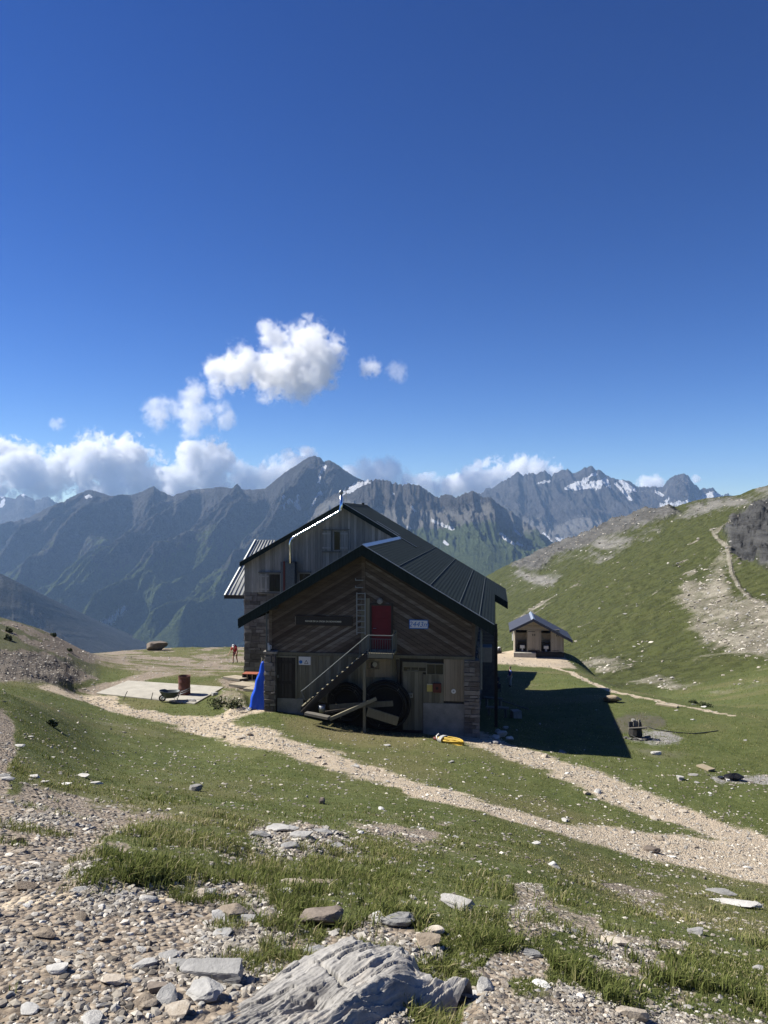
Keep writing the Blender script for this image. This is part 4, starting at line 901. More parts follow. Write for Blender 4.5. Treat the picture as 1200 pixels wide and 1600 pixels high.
# small porch on the right flank
q = MB(); xr0, xr1 = XRt+0.05, ER+0.1
for k in range(5): q.box(xr0+0.12, xr1, 8.0, 8.04, 2.75+k*0.17, 2.83+k*0.17, 0.8)
P(q, 'slatted_screen', M_plank)
q = MB(); q.box(xr1-0.08, xr1+0.06, 7.9, 8.1, -2.5, 3.75); q.box(xr1-0.08, xr1+0.06, 3.0, 3.15, -1.8, 4.2); q.each('porch_post', M_dkwood, ref)
q = MB(); q.box(XRt+0.1, ER-0.1, 5.2, 6.2, 2.3, 3.0); P(q, 'meter_cabinet', M_steel)
q = MB(); q.tube([(XRt+0.3, -0.2, zr(ER)-0.3), (XRt+0.3, -0.2, 2.2)], 0.045, 8); P(q, 'downpipe', M_iron)
q = MB(); q.tube([(XL-0.1, -0.30, zr(XL)-0.5), (XL-0.1, -0.30, 3.5)], 0.035, 8); P(q, 'downpipe', M_iron)
# small fittings
q = MB(); xx, zz = FL(640, 1086, -0.06); q.box(xx-0.14, xx+0.14, -0.13, -0.05, zz-0.09, zz+0.09); bx_ = P(q, 'socket_box', M_steel)
q = MB(); q.box(xx-0.04, xx+0.0, -0.14, -0.131, zz-0.04, zz+0.04); q.box(xx+0.05, xx+0.09, -0.14, -0.131, zz-0.04, zz+0.04); q.each('socket', M_black, bx_)
q = MB(); xx, zz = FL(606, 1034, -0.1); q.tube([(lx1+0.05, -0.10, zl-0.2), (lx1+0.07, -0.10, 2.4), (lx1+0.12, -0.10, 2.1), (lx1+0.12, -0.1, 1.5)], 0.05, 8); P(q, 'drain_pipe', M_dkwood)
# ================================================================ SIGNS ON THE REFUGE
def onwall(px, py, yl): x, z = FL(px, py, yl); return x, z
def sign_on(name, label, cat, pxs, pys, yl, mat, th=0.025, edge=None):
    x0, z1 = FL(pxs[0], pys[0], yl); x1, z0 = FL(pxs[1], pys[1], yl)
    o = tag(empty(name, LW((x0+x1)/2, yl, (z0+z1)/2), RROT), label, cat); w, h = x1-x0, z1-z0
    q = MB(); q.box(-w/2, w/2, -th, 0, -h/2, h/2); q.build('panel', mat, o)
    if edge:
        e = MB(); b = 0.03
        e.box(-w/2-b, w/2+b, -th-0.008, 0, h/2, h/2+b); e.box(-w/2-b, w/2+b, -th-0.008, 0, -h/2-b, -h/2); e.box(-w/2-b, -w/2, -th-0.008, 0, -h/2, h/2); e.box(w/2, w/2+b, -th-0.008, 0, -h/2, h/2); e.build('frame', edge, o)
    return o, w, h
s_, sw_, sh_ = sign_on('name_sign', 'long dark brown board with the refuge name in small white letters', 'sign', (462.5, 550), (963, 977.5), -0.05, M_dkwood, 0.03, M_chev)
text('lettering', 'REFUGE DE LA CROIX DU BONHOMME', 0.088, M_cream, s_, (-0.02, -0.034, -0.02), bold=0.002)
s_, sw_, sh_ = sign_on('altitude_sign', 'white panel reading 2443m in blue, right of the red door', 'sign', (640.5, 668), (969.2, 981.5), -0.06, M_white, 0.025, M_blue)
text('lettering', '2443m', 0.30, M_blue, s_, (0, -0.029, -0.01), shear=0.25)
s_, sw_, sh_ = sign_on('warning_sign', 'white safety sign with blue roundel and warning triangle by the low door', 'sign', (467, 485.5), (1025.8, 1039), -0.06, M_white, 0.02)
q = MB(); q.tube([(-0.17, -0.024, -0.05), (-0.17, -0.0205, -0.05)], 0.075, 20); q.build('roundel', M_blue, s_)
q = MB(); q.prism([(-0.02, -0.12), (0.16, -0.12), (0.07, 0.04)], -0.024, -0.0205); tr = q.build('triangle', M_black, s_)
q = MB(); q.prism([(0.012, -0.102), (0.128, -0.102), (0.07, 0.002)], -0.027, -0.0245); q.build('triangle_field', M_white, tr)
s_, sw_, sh_ = sign_on('notice', 'plain pale yellow notice on the garage boards', 'notice', (667.2, 675.8), (1068.5, 1080.5), -0.07, M_yellow, 0.02)
q = MB(); q.box(-sw_/2, sw_/2, -0.024, -0.0205, sh_/2-0.03, sh_/2); q.build('header_strip', M_cream, s_)
s_, sw_, sh_ = sign_on('alarm_box', 'dark red box beside the yellow notice', 'box', (677, 689.5), (1067.2, 1081.5), -0.07, M_dred, 0.12)
q = MB(); q.tube([(0, -0.132, 0), (0, -0.1205, 0)], 0.06, 14); q.build('glass_disc', M_black, s_)
s_, sw_, sh_ = sign_on('round_sign', 'small round white plate on the tan boards near the right corner', 'sign', (706.5, 711), (1078, 1082.4), -0.075, M_white, 0.01)
q = MB(); q.tube([(0, -0.016, 0), (0, -0.0105, 0)], 0.095, 22); q.build('disc', M_white, s_); q = MB(); q.tube([(0, -0.02, 0), (0, -0.0165, 0)], 0.035, 14); q.build('hub', M_steel, s_)
# ---- things stored under the stairs
def coil(px, py, yl, r, label, n=7):
    x, z = FL(px, py, yl); o = tag(empty('hose_coil', LW(x, yl, z), RROT), label, 'hose coil')
    q = MB()
    for k in range(n):
        rr = r-0.045*k+random.uniform(-0.02, 0.02); y = random.uniform(-0.14, 0.14)
        q.tube([(rr*math.cos(a)*(1+0.02*math.sin(3*a+k)), y+0.03*math.sin(2*a+k), rr*math.sin(a)) for a in np.linspace(0, 2*math.pi, 49)], 0.026, 8, caps=False)
    q.build('hose_loops', M_black, o, smooth=True)
    q = MB()
    for a in (0.9, 2.6, 4.4): q.tube([((r-0.15)*math.cos(a)+d*math.cos(a), -0.19, (r-0.15)*math.sin(a)+d*math.sin(a)) for d in (-0.06, 0.06)], 0.015, 6)
    q.each('tie', M_plank, o); q = MB(); q.tube([(0, 0.16, 0), (0, 0.2, 0)], r*0.98, 32); q.build('inner_shade_disc', M_shade, o)  # near-black disc paints the shade inside the loops
coil(603, 1101, -0.45, 1.0, 'big black hose coil leaning on the wall behind the landing post')
coil(541, 1097, -0.55, 0.78, 'smaller black hose coil under the stairs')
def plank(a, b, w, h, label, mat=M_plank, name='plank', cat='plank', world=False):
    a, b = (Vector(a), Vector(b)) if world else (LW(*a), LW(*b)); c = (a+b)/2
    q = MB(); q.beam(a-c, b-c, w, h); o = q.build(name, mat, None, bevel=0.004, loc=c); return tag(o, label, cat)
def fp(px, py, yl): x, z = FL(px, py, yl); return (x, yl, z)
plank(fp(515, 1105, -0.95), fp(614, 1099, -0.9), 0.08, 0.22, 'grey plank lying level in front of the coils', M_olive)
plank(fp(515, 1124, -1.5), fp(588, 1091.5, -1.05), 0.10, 0.13, 'long slanting plank crossing in front of the landing post', M_olive)
plank(fp(574, 1112, -1.25), fp(622, 1127, -1.25), 0.07, 0.36, 'wide grey green board on edge right of the landing post', M_olive)
plank(fp(478, 1114, -1.7), fp(514, 1121.5, -1.9), 0.30, 0.10, 'pale plank in the sun at the foot of the stairs')
plank(fp(508, 1113, -1.3), fp(556, 1106, -1.2), 0.07, 0.09, 'thin dark batten under the stairs', M_dkwood)
plank(fp(471, 1113, -1.55), fp(497, 1086, -1.5), 0.12, 0.08, 'dark plank propped on the lowest stair', M_dkwood)
q = MB(); o = tag(empty('bucket', LW(*fp(503, 1108, -1.1)), RROT), 'small grey bucket among the planks under the stairs', 'bucket')
q.lathe([(0.0, -0.14), (0.11, -0.14), (0.15, 0.16), (0.14, 0.16), (0.10, -0.12)], seg=16); q.build('pail', M_steel, o, smooth=True)
q = MB(); q.tube([(0.15*math.cos(a), 0, 0.16+0.13*math.sin(a)) for a in np.linspace(0, math.pi, 9)], 0.006, 5); q.build('handle', M_iron, o)
# pale jug on the pillar cap
o = tag(empty('jug', LW(XL-0.06, -0.18, 3.55), RROT), 'small pale jug standing on the stone pillar', 'jug')
q = MB(); q.lathe([(0, 0), (0.09, 0), (0.10, 0.10), (0.085, 0.2), (0.035, 0.27), (0.035, 0.33), (0, 0.33)], seg=14); q.build('body', M_white, o, smooth=True)
q = MB(); q.tube([(0.06, 0, 0.24), (0.13, 0, 0.22), (0.13, 0, 0.1), (0.09, 0, 0.07)], 0.014, 6); q.build('handle', M_white, o)
# ---- blue tarpaulin hanging at the left corner
M_tarp = simple_mat('blue_tarpaulin', (0.006, 0.065, 0.50), 0.45, var=0.12, scale=3, bumpd=0.01)
a = at(411.5, 1034, 33.0); zb_ = gz(a.x, a.y); Ht = a.z-zb_+0.02
vs_t = []; n = 46; m_ = 26
for i in range(m_+1):
    k = i/m_; z = Ht*(1-k)
    w = 0.05+0.34*k**0.85+0.06*math.sin(k*2.6); off = -0.20*k**1.2
    for j in range(n):
        t_ = 2*math.pi*j/n; fold = 1+0.16*k*math.sin(5*t_+1.2*k)+0.08*k*math.sin(9*t_+3)
        x = off+w*math.cos(t_)*fold+0.02*math.sin(z*9); y = 0.65*w*math.sin(t_)*fold
        vs_t.append((x, y, z+(0.05*math.sin(3*t_+1) if i == m_ else 0)))
fs = [(i*n+j, i*n+(j+1) % n, (i+1)*n+(j+1) % n, (i+1)*n+j) for i in range(m_) for j in range(n)]+[tuple(range(n))[::-1]]
q = MB(); q.add(vs_t, [f[::-1] for f in fs], 0.5); o = tag(empty('tarpaulin', (a.x, a.y, zb_)), 'bright blue tarpaulin hanging in folds beside the stone pillar', 'tarpaulin')
q.build('sheet', M_tarp, o, smooth=True); q = MB(); q.tube([(-0.1, 0, Ht-0.05), (-0.07, 0.02, Ht+0.16), (0.02, 0, Ht-0.02)], 0.012, 6); q.build('tie_rope', M_cream, o)
# ---- pallets and crate against the wall
def pallet(c, rz, w, dp, label, tilt=0.0, nb=7):
    o = tag(empty('pallet', c, (tilt, 0, rz)), label, 'pallet', 'wooden pallets by the left wall')
    for y in (-dp/2+0.05, 0, dp/2-0.05):
        q = MB(); q.box(-w/2, w/2, y-0.045, y+0.045, 0.0, 0.10); q.build('stringer', M_plank, o)
    for k in range(nb):
        x = -w/2+(k+0.5)*w/nb; q = MB(); q.box(x-w/nb*0.40, x+w/nb*0.40, -dp/2, dp/2, 0.102, 0.125, 0.6+0.4*random.random()); q.build('deck_board', M_palletw, o)
    return o
M_palletw = wood('pallet_boards', [(0.25, 0.21, 0.15), (0.36, 0.31, 0.23), (0.46, 0.41, 0.32)], (3, 0.6, 3), 3.0)
g = lambda px, py, up=0.0: (lambda p: (p.x, p.y, p.z+up))(hit(px, py))
pallet(g(383, 1074, 0.05), R(-28), 1.25, 1.1, 'sunlit slatted pallet lying in front of the crate', R(-4))
pallet(g(371, 1063, 0.05), R(-32), 1.2, 1.0, 'slatted pallet lying farthest left by the stony path', R(-5))
pallet(g(397, 1079, 0.02), R(-25), 0.7, 0.9, 'half hidden pallet behind the blue tarpaulin', R(-2), 4)
c = g(391, 1064); o = tag(empty('crate', (c[0], c[1]+0.3, c[2]), RROT), 'orange edged crate with dark openings at the foot of the stone wall', 'crate')
M_orange = simple_mat('orange_plastic', (0.30, 0.10, 0.055), 0.6, var=0.15, bumpd=0)
q = MB(); q.box(-0.42, 0.42, -0.3, 0.3, 0.345, 0.37); q.build('top_rim', M_orange, o)
q = MB(); q.box(-0.42, 0.42, -0.3, 0.3, 0, 0.05); q.build('base', M_palletw, o)
for k in range(4):
    x = -0.42+0.28*k-(0.03 if k == 3 else 0 if k == 0 else 0.015); q = MB(); q.box(x, x+0.03, -0.3, 0.3, 0.051, 0.339); q.build('upright', M_palletw, o)
q = MB(); q.box(-0.38, 0.38, -0.22, 0.28, 0.06, 0.33); q.build('inner_shade_box', M_shade, o)  # near-black filling paints the shade behind the crate's openings

# ================================================================ CONCRETE SLAB WITH BARREL AND BARROW
zp = EYE-8.66; crn = [at(px, py, (8.66)*F/(py-HY)) for px, py in ((150, 1082.5), (304, 1099), (350, 1073), (200, 1063))]
cc = sum(crn, Vector())/4; q = MB(); vs_ = [p-cc for p in crn]; q.add(vs_+[v-Vector((0, 0, 0.35)) for v in vs_], [(0, 1, 2, 3), (7, 6, 5, 4), (0, 4, 5, 1), (1, 5, 6, 2), (2, 6, 7, 3), (3, 7, 4, 0)])
M_slab = simple_mat('pale_concrete', (0.35, 0.33, 0.28), 0.9, var=0.25, scale=1.6, bumpd=0.006)
tag(q.build('concrete_slab', M_slab, None, bevel=0.015, loc=cc), 'flat pale concrete slab left of the refuge', 'slab')
M_rust = simple_mat('rusty_drum', (0.10, 0.040, 0.030), 0.75, var=0.45, scale=5, bumpd=0.004)
b0 = at(288, 1084.5, 8.66*F/(1084.5-HY)); o = tag(empty('barrel', (b0.x, b0.y, zp)), 'rusty dark red oil drum standing on the concrete slab', 'barrel')
q = MB(); pr = [(0, 0.02), (0.285, 0.02), (0.295, 0), (0.295, 0.03)]
for zz in (0.30, 0.60): pr += [(0.285, zz-0.03), (0.298, zz), (0.285, zz+0.03)]
pr += [(0.285, 0.86), (0.298, 0.89), (0.290, 0.89), (0.275, 0.86), (0.275, 0.45), (0, 0.45)]; q.lathe(pr, seg=36); q.build('drum', M_rust, o, smooth=True)
q = MB(); q.tube([(0.292*math.cos(a), 0.292*math.sin(a), 0.885) for a in np.linspace(0, 2*math.pi, 37)], 0.012, 6, caps=False); q.build('rim', M_rust, o)
b0 = at(266, 1094.5, 36.2); o = tag(empty('wheelbarrow', (b0.x, b0.y, zp), (0, 0, R(8))), 'dark wheelbarrow parked at the front edge of the slab', 'wheelbarrow')
q = MB(); rings = [(0.62, 0.33, 0.52), (0.60, 0.31, 0.50), (0.36, 0.20, 0.24), (0.30, 0.15, 0.235)]
vs_ = []; ns = 22
for rx, ry, z in ((0.44, 0.32, 0.46), (0.42, 0.30, 0.44), (0.34, 0.24, 0.26), (0.26, 0.18, 0.20), (0.02, 0.02, 0.195)):
    for k in range(ns):
        a = 2*math.pi*k/ns; e = 0.7; ca, sa = math.cos(a), math.sin(a)
        vs_.append((rx*math.copysign(abs(ca)**e, ca)-(0.06 if z > 0.4 else 0)*(ca < 0), ry*math.copysign(abs(sa)**e, sa), z+(0.05 if ca < -0.3 and z > 0.4 else 0)))
fs = [(i*ns+k, i*ns+(k+1) % ns, (i+1)*ns+(k+1) % ns, (i+1)*ns+k) for i in range(4) for k in range(ns)]; q.add(vs_, fs, 0.5)
tr = q.build('tray', M_iron, o, smooth=True); md = tr.modifiers.new('thick', 'SOLIDIFY'); md.thickness = 0.012
for sy in (-1, 1):
    q = MB(); q.tube([(-0.36, 0.07*sy, 0.14), (0.2, 0.2*sy, 0.19), (0.5, 0.27*sy, 0.36), (0.88, 0.28*sy, 0.50)], 0.018, 8); h_ = q.build('handle_bar', M_steel, o, smooth=True)
    q = MB(); q.tube([(0.76, 0.28*sy, 0.455), (0.9, 0.28*sy, 0.51)], 0.024, 8); q.build('grip', M_black, h_)
    q = MB(); q.tube([(0.18, 0.2*sy, 0.2), (0.30, 0.2*sy, 0.0), (0.42, 0.2*sy, 0.30)], 0.016, 8); q.build('leg', M_steel, o)
q = MB(); q.tube([(-0.36+0.13*math.cos(a), 0, 0.14+0.13*math.sin(a)) for a in np.linspace(0, 2*math.pi, 25)], 0.04, 8, caps=False); wh = q.build('wheel', M_black, o, smooth=True)
q = MB(); q.tube([(-0.36, -0.05, 0.14), (-0.36, 0.05, 0.14)], 0.07, 14); q.build('rim', M_steel, wh)
for (xa, ya, xb, yb, lab) in ((190.5, 1096, 199, 1080, 'leaning thin wooden stake at the slab edge, the left one'), (235, 1094, 239, 1082, 'thin wooden stake at the slab edge nearer the wheelbarrow')):
    p = hit(xa, ya); top = at(xb, yb, p.y+0.05)-p; q = MB(); q.tube([(0, 0, -0.1), top], 0.02, 7); tag(q.build('stake', M_plank, None, loc=p), lab, 'stake')
# ---- yellow hose bundle
c = hit(704, 1162); c2 = hit(725, 1165); M_hose = simple_mat('yellow_hose', (0.50, 0.34, 0.045), 0.5, var=0.12, bumpd=0)
o = tag(empty('hose', c, (0, 0, math.atan2(c2.y-c.y, c2.x-c.x)-0.12)), 'yellow hose bundle lying on grass below the right corner', 'hose')
q = MB()
for k in range(6):
    rx = 0.52+random.uniform(-0.06, 0.08); ry = 0.13+random.uniform(-0.04, 0.05); z0_ = 0.035+0.028*k; sh = random.uniform(-0.05, 0.05)
    q.tube([(sh+rx*math.copysign(abs(math.cos(a))**0.8, math.cos(a)), ry*math.sin(a)+0.03*math.sin(2*a+k), z0_+0.025*math.sin(a*2+k)) for a in np.linspace(0, 2*math.pi, 33)], 0.024, 8, caps=False)
q.build('hose_loops', M_hose, o, smooth=True)
q = MB()
for k in range(3): q.tube([(-0.36+0.05*k+0.05*math.cos(a), 0.23*math.cos(a), 0.10+0.14*math.sin(a)) for a in np.linspace(0, 2*math.pi, 17)], 0.02, 7, caps=False)
q.tube([(-0.5, -0.1, 0.05), (-0.62, 0.0, 0.18), (-0.56, 0.08, 0.26)], 0.03, 7); q.build('white_tie', M_white, o, smooth=True)
q = MB(); q.tube([(-0.62, 0.05, 0.06), (-0.78, 0.08, 0.05)], 0.06, 10); q.build('coupling', M_dred, o)

# ================================================================ THE SMALL HUT
HA = R(8.2); hc = at(841, 1021.5, 81.0); HROT = (0, 0, -HA); hd = hc.y
hut = tag(empty('toilet_hut', hc, HROT), 'small pale wooden hut with dark roof, two doors and two open bays', 'hut')
S = hd/F; X = lambda px: (px-841)*S; Z = lambda py: (1021.5-py)*S
M_pale = wood('pale_larch', [(0.21, 0.175, 0.13), (0.30, 0.26, 0.20), (0.36, 0.32, 0.25)], (4, 1, 0.5), 3.0)
M_slate = simple_mat('blue_black_roof', (0.040, 0.044, 0.060), 0.6, var=0.2, scale=3, spec=0.4, bumpd=0.004)
hx0, hx1, DP = X(804.5), X(880), 4.8; rx_, rz_ = X(833), Z(966.0); ex0, ez0 = X(796.5), Z(984.5); ex1, ez1 = X(892.5), Z(997.5)
sl0 = (rz_-ez0)/(rx_-ex0); sl1 = (rz_-ez1)/(ex1-rx_); tz = lambda x: rz_-sl0*(rx_-x) if x < rx_ else rz_-sl1*(x-rx_)
def H(mb, name, mat, parent=hut, **k): return mb.build(name, mat, parent, **k)
fz_ = Z(1019)
w_ = MB(); w_.box(hx0, hx0+0.12, 0.0, DP, -1.0, tz(hx0)-0.2); w_.box(hx1-0.12, hx1, 0.0, DP, -1.5, tz(hx1)-0.2); w_.box(hx0+0.12, hx1-0.12, DP-0.12, DP, -1.5, 2.0); w_.box(hx0+0.12, hx1-0.12, 0.05, DP-0.12, -1.4, fz_); w_.box(hx0+0.13, hx1-0.13, 1.3, 1.38, fz_, 2.0)
H(w_, 'wall', M_pale)
ob = [(X(808.5), X(823.5)), (X(845.5), X(860))]; zt_ = Z(984.6)
bd = MB(); gp = [(hx0, zt_+0.10), (hx1, zt_+0.10-0.0), (hx1, tz(hx1)-0.16), (rx_, rz_-0.2), (hx0, tz(hx0)-0.16)]
gp = [(hx0, zt_+0.1), (hx1-0.62, zt_+0.1), (hx1, tz(hx1)-0.16), (rx_, rz_-0.2), (hx0, tz(hx0)-0.16)] if tz(hx1)-0.16 < zt_+0.1 else gp
boards(bd, gp, 0.0, 0.16, 0.0, 0.03, 0.004, 0.003); H(bd, 'gable_cladding', M_pale)
q = MB()
for a_ in (hx0, ob[0][1], ob[1][0]-0.12, ob[1][1]): q.box(a_, a_+0.12, -0.04, 0.08, fz_, min(zt_+0.098, tz(a_+0.12)-0.2))
q.box(hx0, hx1-0.45, -0.05, 0.08, zt_, zt_+0.098); q.box(rx_-0.05, rx_+0.05, -0.06, -0.034, zt_+0.1, rz_-0.3); H(q, 'timber_frame', M_pale)
for (a_, c_, t_, bh, lab) in ((X(824.8), X(843), zt_-0.02, Z(1016), 'left door'), (X(861.2), hx1-0.01, None, Z(1017.5), 'right door')):
    top = t_ if t_ is not None else zt_-0.05
    pol = [(a_, bh), (c_, bh), (c_, min(top, tz(c_)-0.22)), (a_, top)]
    bd = MB(); boards(bd, pol, R(90), 0.2, -0.005, 0.03, 0.004, 0.002); dr = H(bd, 'door', M_pale)
    q = MB()
    for k in (0, 1):
        xx = (a_+c_)/2-0.13+0.2*k; zz = Z(992); q.box(xx, xx+0.10, -0.042, -0.036, zz-0.07, zz+0.09); q.box(xx+0.025, xx+0.075, -0.042, -0.036, zz-0.14, zz-0.07)
    q.each('door_mark', M_black, dr)
    q = MB(); q.box(a_+0.05, a_+0.75, -0.05, -0.036, bh+0.08, bh+0.13); q.box(a_+0.05, a_+0.75, -0.05, -0.036, top-0.16, top-0.11); q.each('hinge_strap', M_black, dr)
    q = MB(); q.tube([(a_+0.12, -0.09, bh+0.95), (a_+0.12, -0.035, bh+0.95)], 0.03, 8); H(q, 'handle', M_iron, dr)
for a_, c_ in ob:
    q = MB(); q.box(a_+0.125 if a_ < 0 else a_+0.005, c_-0.005, 0.75, 0.80, fz_, fz_+0.95); H(q, 'inner_panel', M_dkwood)
    mid = (a_+c_)/2+0.05; q = MB(); q.box(mid-0.24, mid+0.24, 0.35, 0.70, fz_+0.30, fz_+0.62); q.box(mid-0.08, mid+0.08, 0.45, 0.6, fz_, fz_+0.299); H(q, 'wash_basin', M_white)
r_ = MB(); yf = -0.75; slab(r_, (rx_, yf, rz_), (rx_, DP+0.4, rz_), (ex0, DP+0.4, ez0), (ex0, yf, ez0), 0.16); slab(r_, (ex1, yf, ez1), (ex1, DP+0.4, ez1), (rx_, DP+0.4, rz_-0.001), (rx_, yf, rz_-0.001), 0.16)
hr = H(r_, 'roof', M_slate)
q = MB(); q.prism([(rx_, rz_+0.01), (ex0, ez0+0.01), (ex0, ez0-0.24), (rx_, rz_-0.26)], yf-0.05, yf-0.001); q.prism([(rx_+0.001, rz_+0.01), (ex1, ez1+0.01), (ex1, ez1-0.30), (rx_+0.001, rz_-0.26)], yf-0.05, yf-0.001); q.each('verge_board', M_slate, hr)
q = MB(); q.prism([(rx_-0.22, tz(rx_-0.22)+0.02), (rx_, rz_+0.09), (rx_+0.22, tz(rx_+0.22)+0.02), (rx_, rz_+0.05)], yf-0.06, DP+0.42); H(q, 'ridge_cap', M_cap, hr)
q = MB(); q.box(hx0-0.10, X(837), -0.55, -0.05, -0.6, Z(1019.5)); H(q, 'step', M_slab)
q = MB(); boards(q, [(X(837)+0.01, -0.85), (hx1+0.02, -0.85), (hx1+0.02, Z(1019)), (X(837)+0.01, Z(1017.5))], 0.0, 0.22, -0.03, 0.05, 0.006, 0.004); H(q, 'base_boards', M_dkwood)
q = MB(); q.tube([(hx0-0.2, -0.3, tz(hx0)-0.35), (hx0-0.2, -0.3, Z(1001))], 0.06, 8); H(q, 'downpipe', M_white)

# ================================================================ OTHER THINGS ON THE MEADOW
M_char = simple_mat('charred_wood', (0.020, 0.019, 0.019), 0.8, var=0.5, scale=8, bumpd=0.01)
M_ashst = stone_mat('sooty_stone', [(0.05, 0.048, 0.046), (0.12, 0.115, 0.11), (0.28, 0.27, 0.25)])
p = hit(994, 1153); o = tag(empty('fire_pit', p), 'blackened fire pit of stacked charred wood and stones, a grey plank across its top', 'fire pit'); o.scale = (0.85, 0.85, 0.72)
s1 = p.y/F
q = MB(); q.lathe([(0.0, 0), (0.30, 0), (0.36, 0.2), (0.31, 0.52), (0.33, 0.62), (0.26, 0.66), (0.22, 0.3), (0, 0.3)], (0.0, 0.1, 0), 11); q.build('drum', M_char, o, smooth=False)
for k, (x, z, w, hh) in enumerate(((-0.26, 0.66, 0.2, 0.28), (-0.02, 0.66, 0.18, 0.34), (0.2, 0.68, 0.16, 0.3), (-0.12, 0.95, 0.14, 0.14))):
    q = MB(); q.box(x-w/2, x+w/2, 0.0, 0.2, z, z+hh, jit=0.03); q.build('stone', M_ashst, o)
q = MB(); q.obox((-0.02, -0.28, 0.68), (0.46, 0, 0.03), (0, 0.08, 0), (0, 0, 0.035)); q.build('cross_plank', M_plank, o)
q = MB(); q.obox((0.14, -0.05, 0.86), (0.04, 0, 0.0), (0, 0.04, 0), (0.02, 0, 0.28)); q.build('upright', M_plank, o)
for k in range(7):
    a = -2.7+k*0.42; q = MB(); q.box(-0.13, 0.13, -0.1, 0.1, 0, 0.17, jit=0.035); st_ = q.build('hearth_stone', M_ashst, o, loc=(0.62*math.cos(a)-0.05, 0.5*math.sin(a), -0.05), rot=(0, 0, a))
q = MB(); q.tube([(-0.45, -0.55, 0.35), (0.15, -0.75, -0.02)], 0.028, 6); q.build('stick', M_plank, o)
q = MB(); pts = [hit(px, py)+Vector((0, 0, 0.02)) for px, py in ((1012, 1137), (1024, 1141), (1040, 1144), (1060, 1146.5), (1085, 1147), (1105, 1146), (1122, 1143.5))]
c = pts[0].copy(); q.tube([v-c for v in pts], 0.022, 6); tag(q.build('cable', M_black, None, loc=c), 'thin dark cable trailing across the grass from the fire pit', 'cable')
# weathered white block half in the shadow edge
p = hit(1042, 1104); plank((p.x-0.48, p.y+0.3, gz(p.x-0.48, p.y+0.3)+0.06), (p.x+0.48, p.y-0.3, gz(p.x+0.48, p.y-0.3)+0.06), 0.35, 0.08, 'pale bleached plank lying below the thin path', M_palletw, world=True)
a_, b_ = hit(1093, 1200), hit(1112, 1206); plank(tuple(a_+Vector((0, 0, 0.10))), tuple(b_+Vector((0, 0, 0.06))), 0.35, 0.06, 'brown board lying in the grass right of the fire pit', M_tan, world=True)
p = hit(1146, 1219); o = tag(empty('sack', p), 'black crumpled sack on the bare patch at the right', 'sack')
q = MB(); n = 16; vs_ = []
for i in range(7):
    for k in range(n):
        a = 2*math.pi*k/n; rr = math.sin(math.pi*(i+0.35)/6.9); vs_.append(((0.36*math.cos(a))*rr*(1+0.15*math.sin(3*a+i)), 0.22*math.sin(a)*rr*(1+0.1*math.sin(5*a)), 0.02+0.20*(i/6.0)*(1+0.15*math.sin(2*a+1))))
q.add(vs_, [(i*n+k, i*n+(k+1) % n, (i+1)*n+(k+1) % n, (i+1)*n+k) for i in range(6) for k in range(n)]+[tuple(6*n+k for k in range(n))], 0.5); q.build('bag', M_black, o, smooth=False)
q = MB(); q.box(-0.52, -0.36, -0.12, 0.12, 0, 0.12, jit=0.03); q.build('neck', M_black, o); q = MB(); q.box(-0.34, -0.24, -0.27, -0.2, 0, 0.1, jit=0.02); q.build('tag', M_white, o)
# benches and a pole in the shadow by the right wall
def bench(px, py, rz, label, L=1.5):
    p = hit(px, py); o = tag(empty('bench', p, (0, 0, rz)), label, 'bench', 'benches in the shadow')
    q = MB(); q.box(-L/2, L/2, -0.16, 0.16, 0.40, 0.46); q.build('seat', M_plank, o)
    for sx in (-1, 1): q = MB(); q.box(sx*L*0.36-0.05, sx*L*0.36+0.05, -0.14, 0.14, -0.1, 0.399); q.build('leg', M_plank, o)
bench(777, 1120, R(-12), 'grey bench in the shadow beside the stone pile', 1.1); bench(771, 1104, R(-20), 'grey bench in the shadow close to the side wall', 1.0)
p = hit(806, 1122); q = MB(); q.box(-0.2, 0.2, -0.2, 0.2, -0.05, 0.36, jit=0.03); tag(q.build('block', M_conc, None, loc=p, rot=(0, 0, 0.3)), 'grey concrete block standing alone in the shadow', 'block')
plank(tuple(hit(782, 1110)+Vector((0, 0, 0.5))), tuple(hit(826, 1117)+Vector((0, 0, 0.25))), 0.06, 0.06, 'long thin pole laid over the bench and block in the shadow', M_plank, 'pole', 'pole', True)
o = tag(empty('rucksack', hit(780, 1021)), 'dark rucksack with white top at the far end of the terrace', 'rucksack')
q = MB(); q.lathe([(0, 0), (0.28, 0), (0.30, 0.2), (0.26, 0.5), (0.15, 0.62), (0, 0.64)], seg=12); q.build('pack', M_black, o, smooth=True); q = MB(); q.lathe([(0.16, 0.62), (0.12, 0.70), (0, 0.72)], seg=12); q.build('top_flap', M_white, o, smooth=True)
q = MB(); q.tube([(0.1, -0.28, 0.15), (0.1, -0.36, 0.35), (0.1, -0.2, 0.55)], 0.03, 6); q.build('strap', M_black, o)

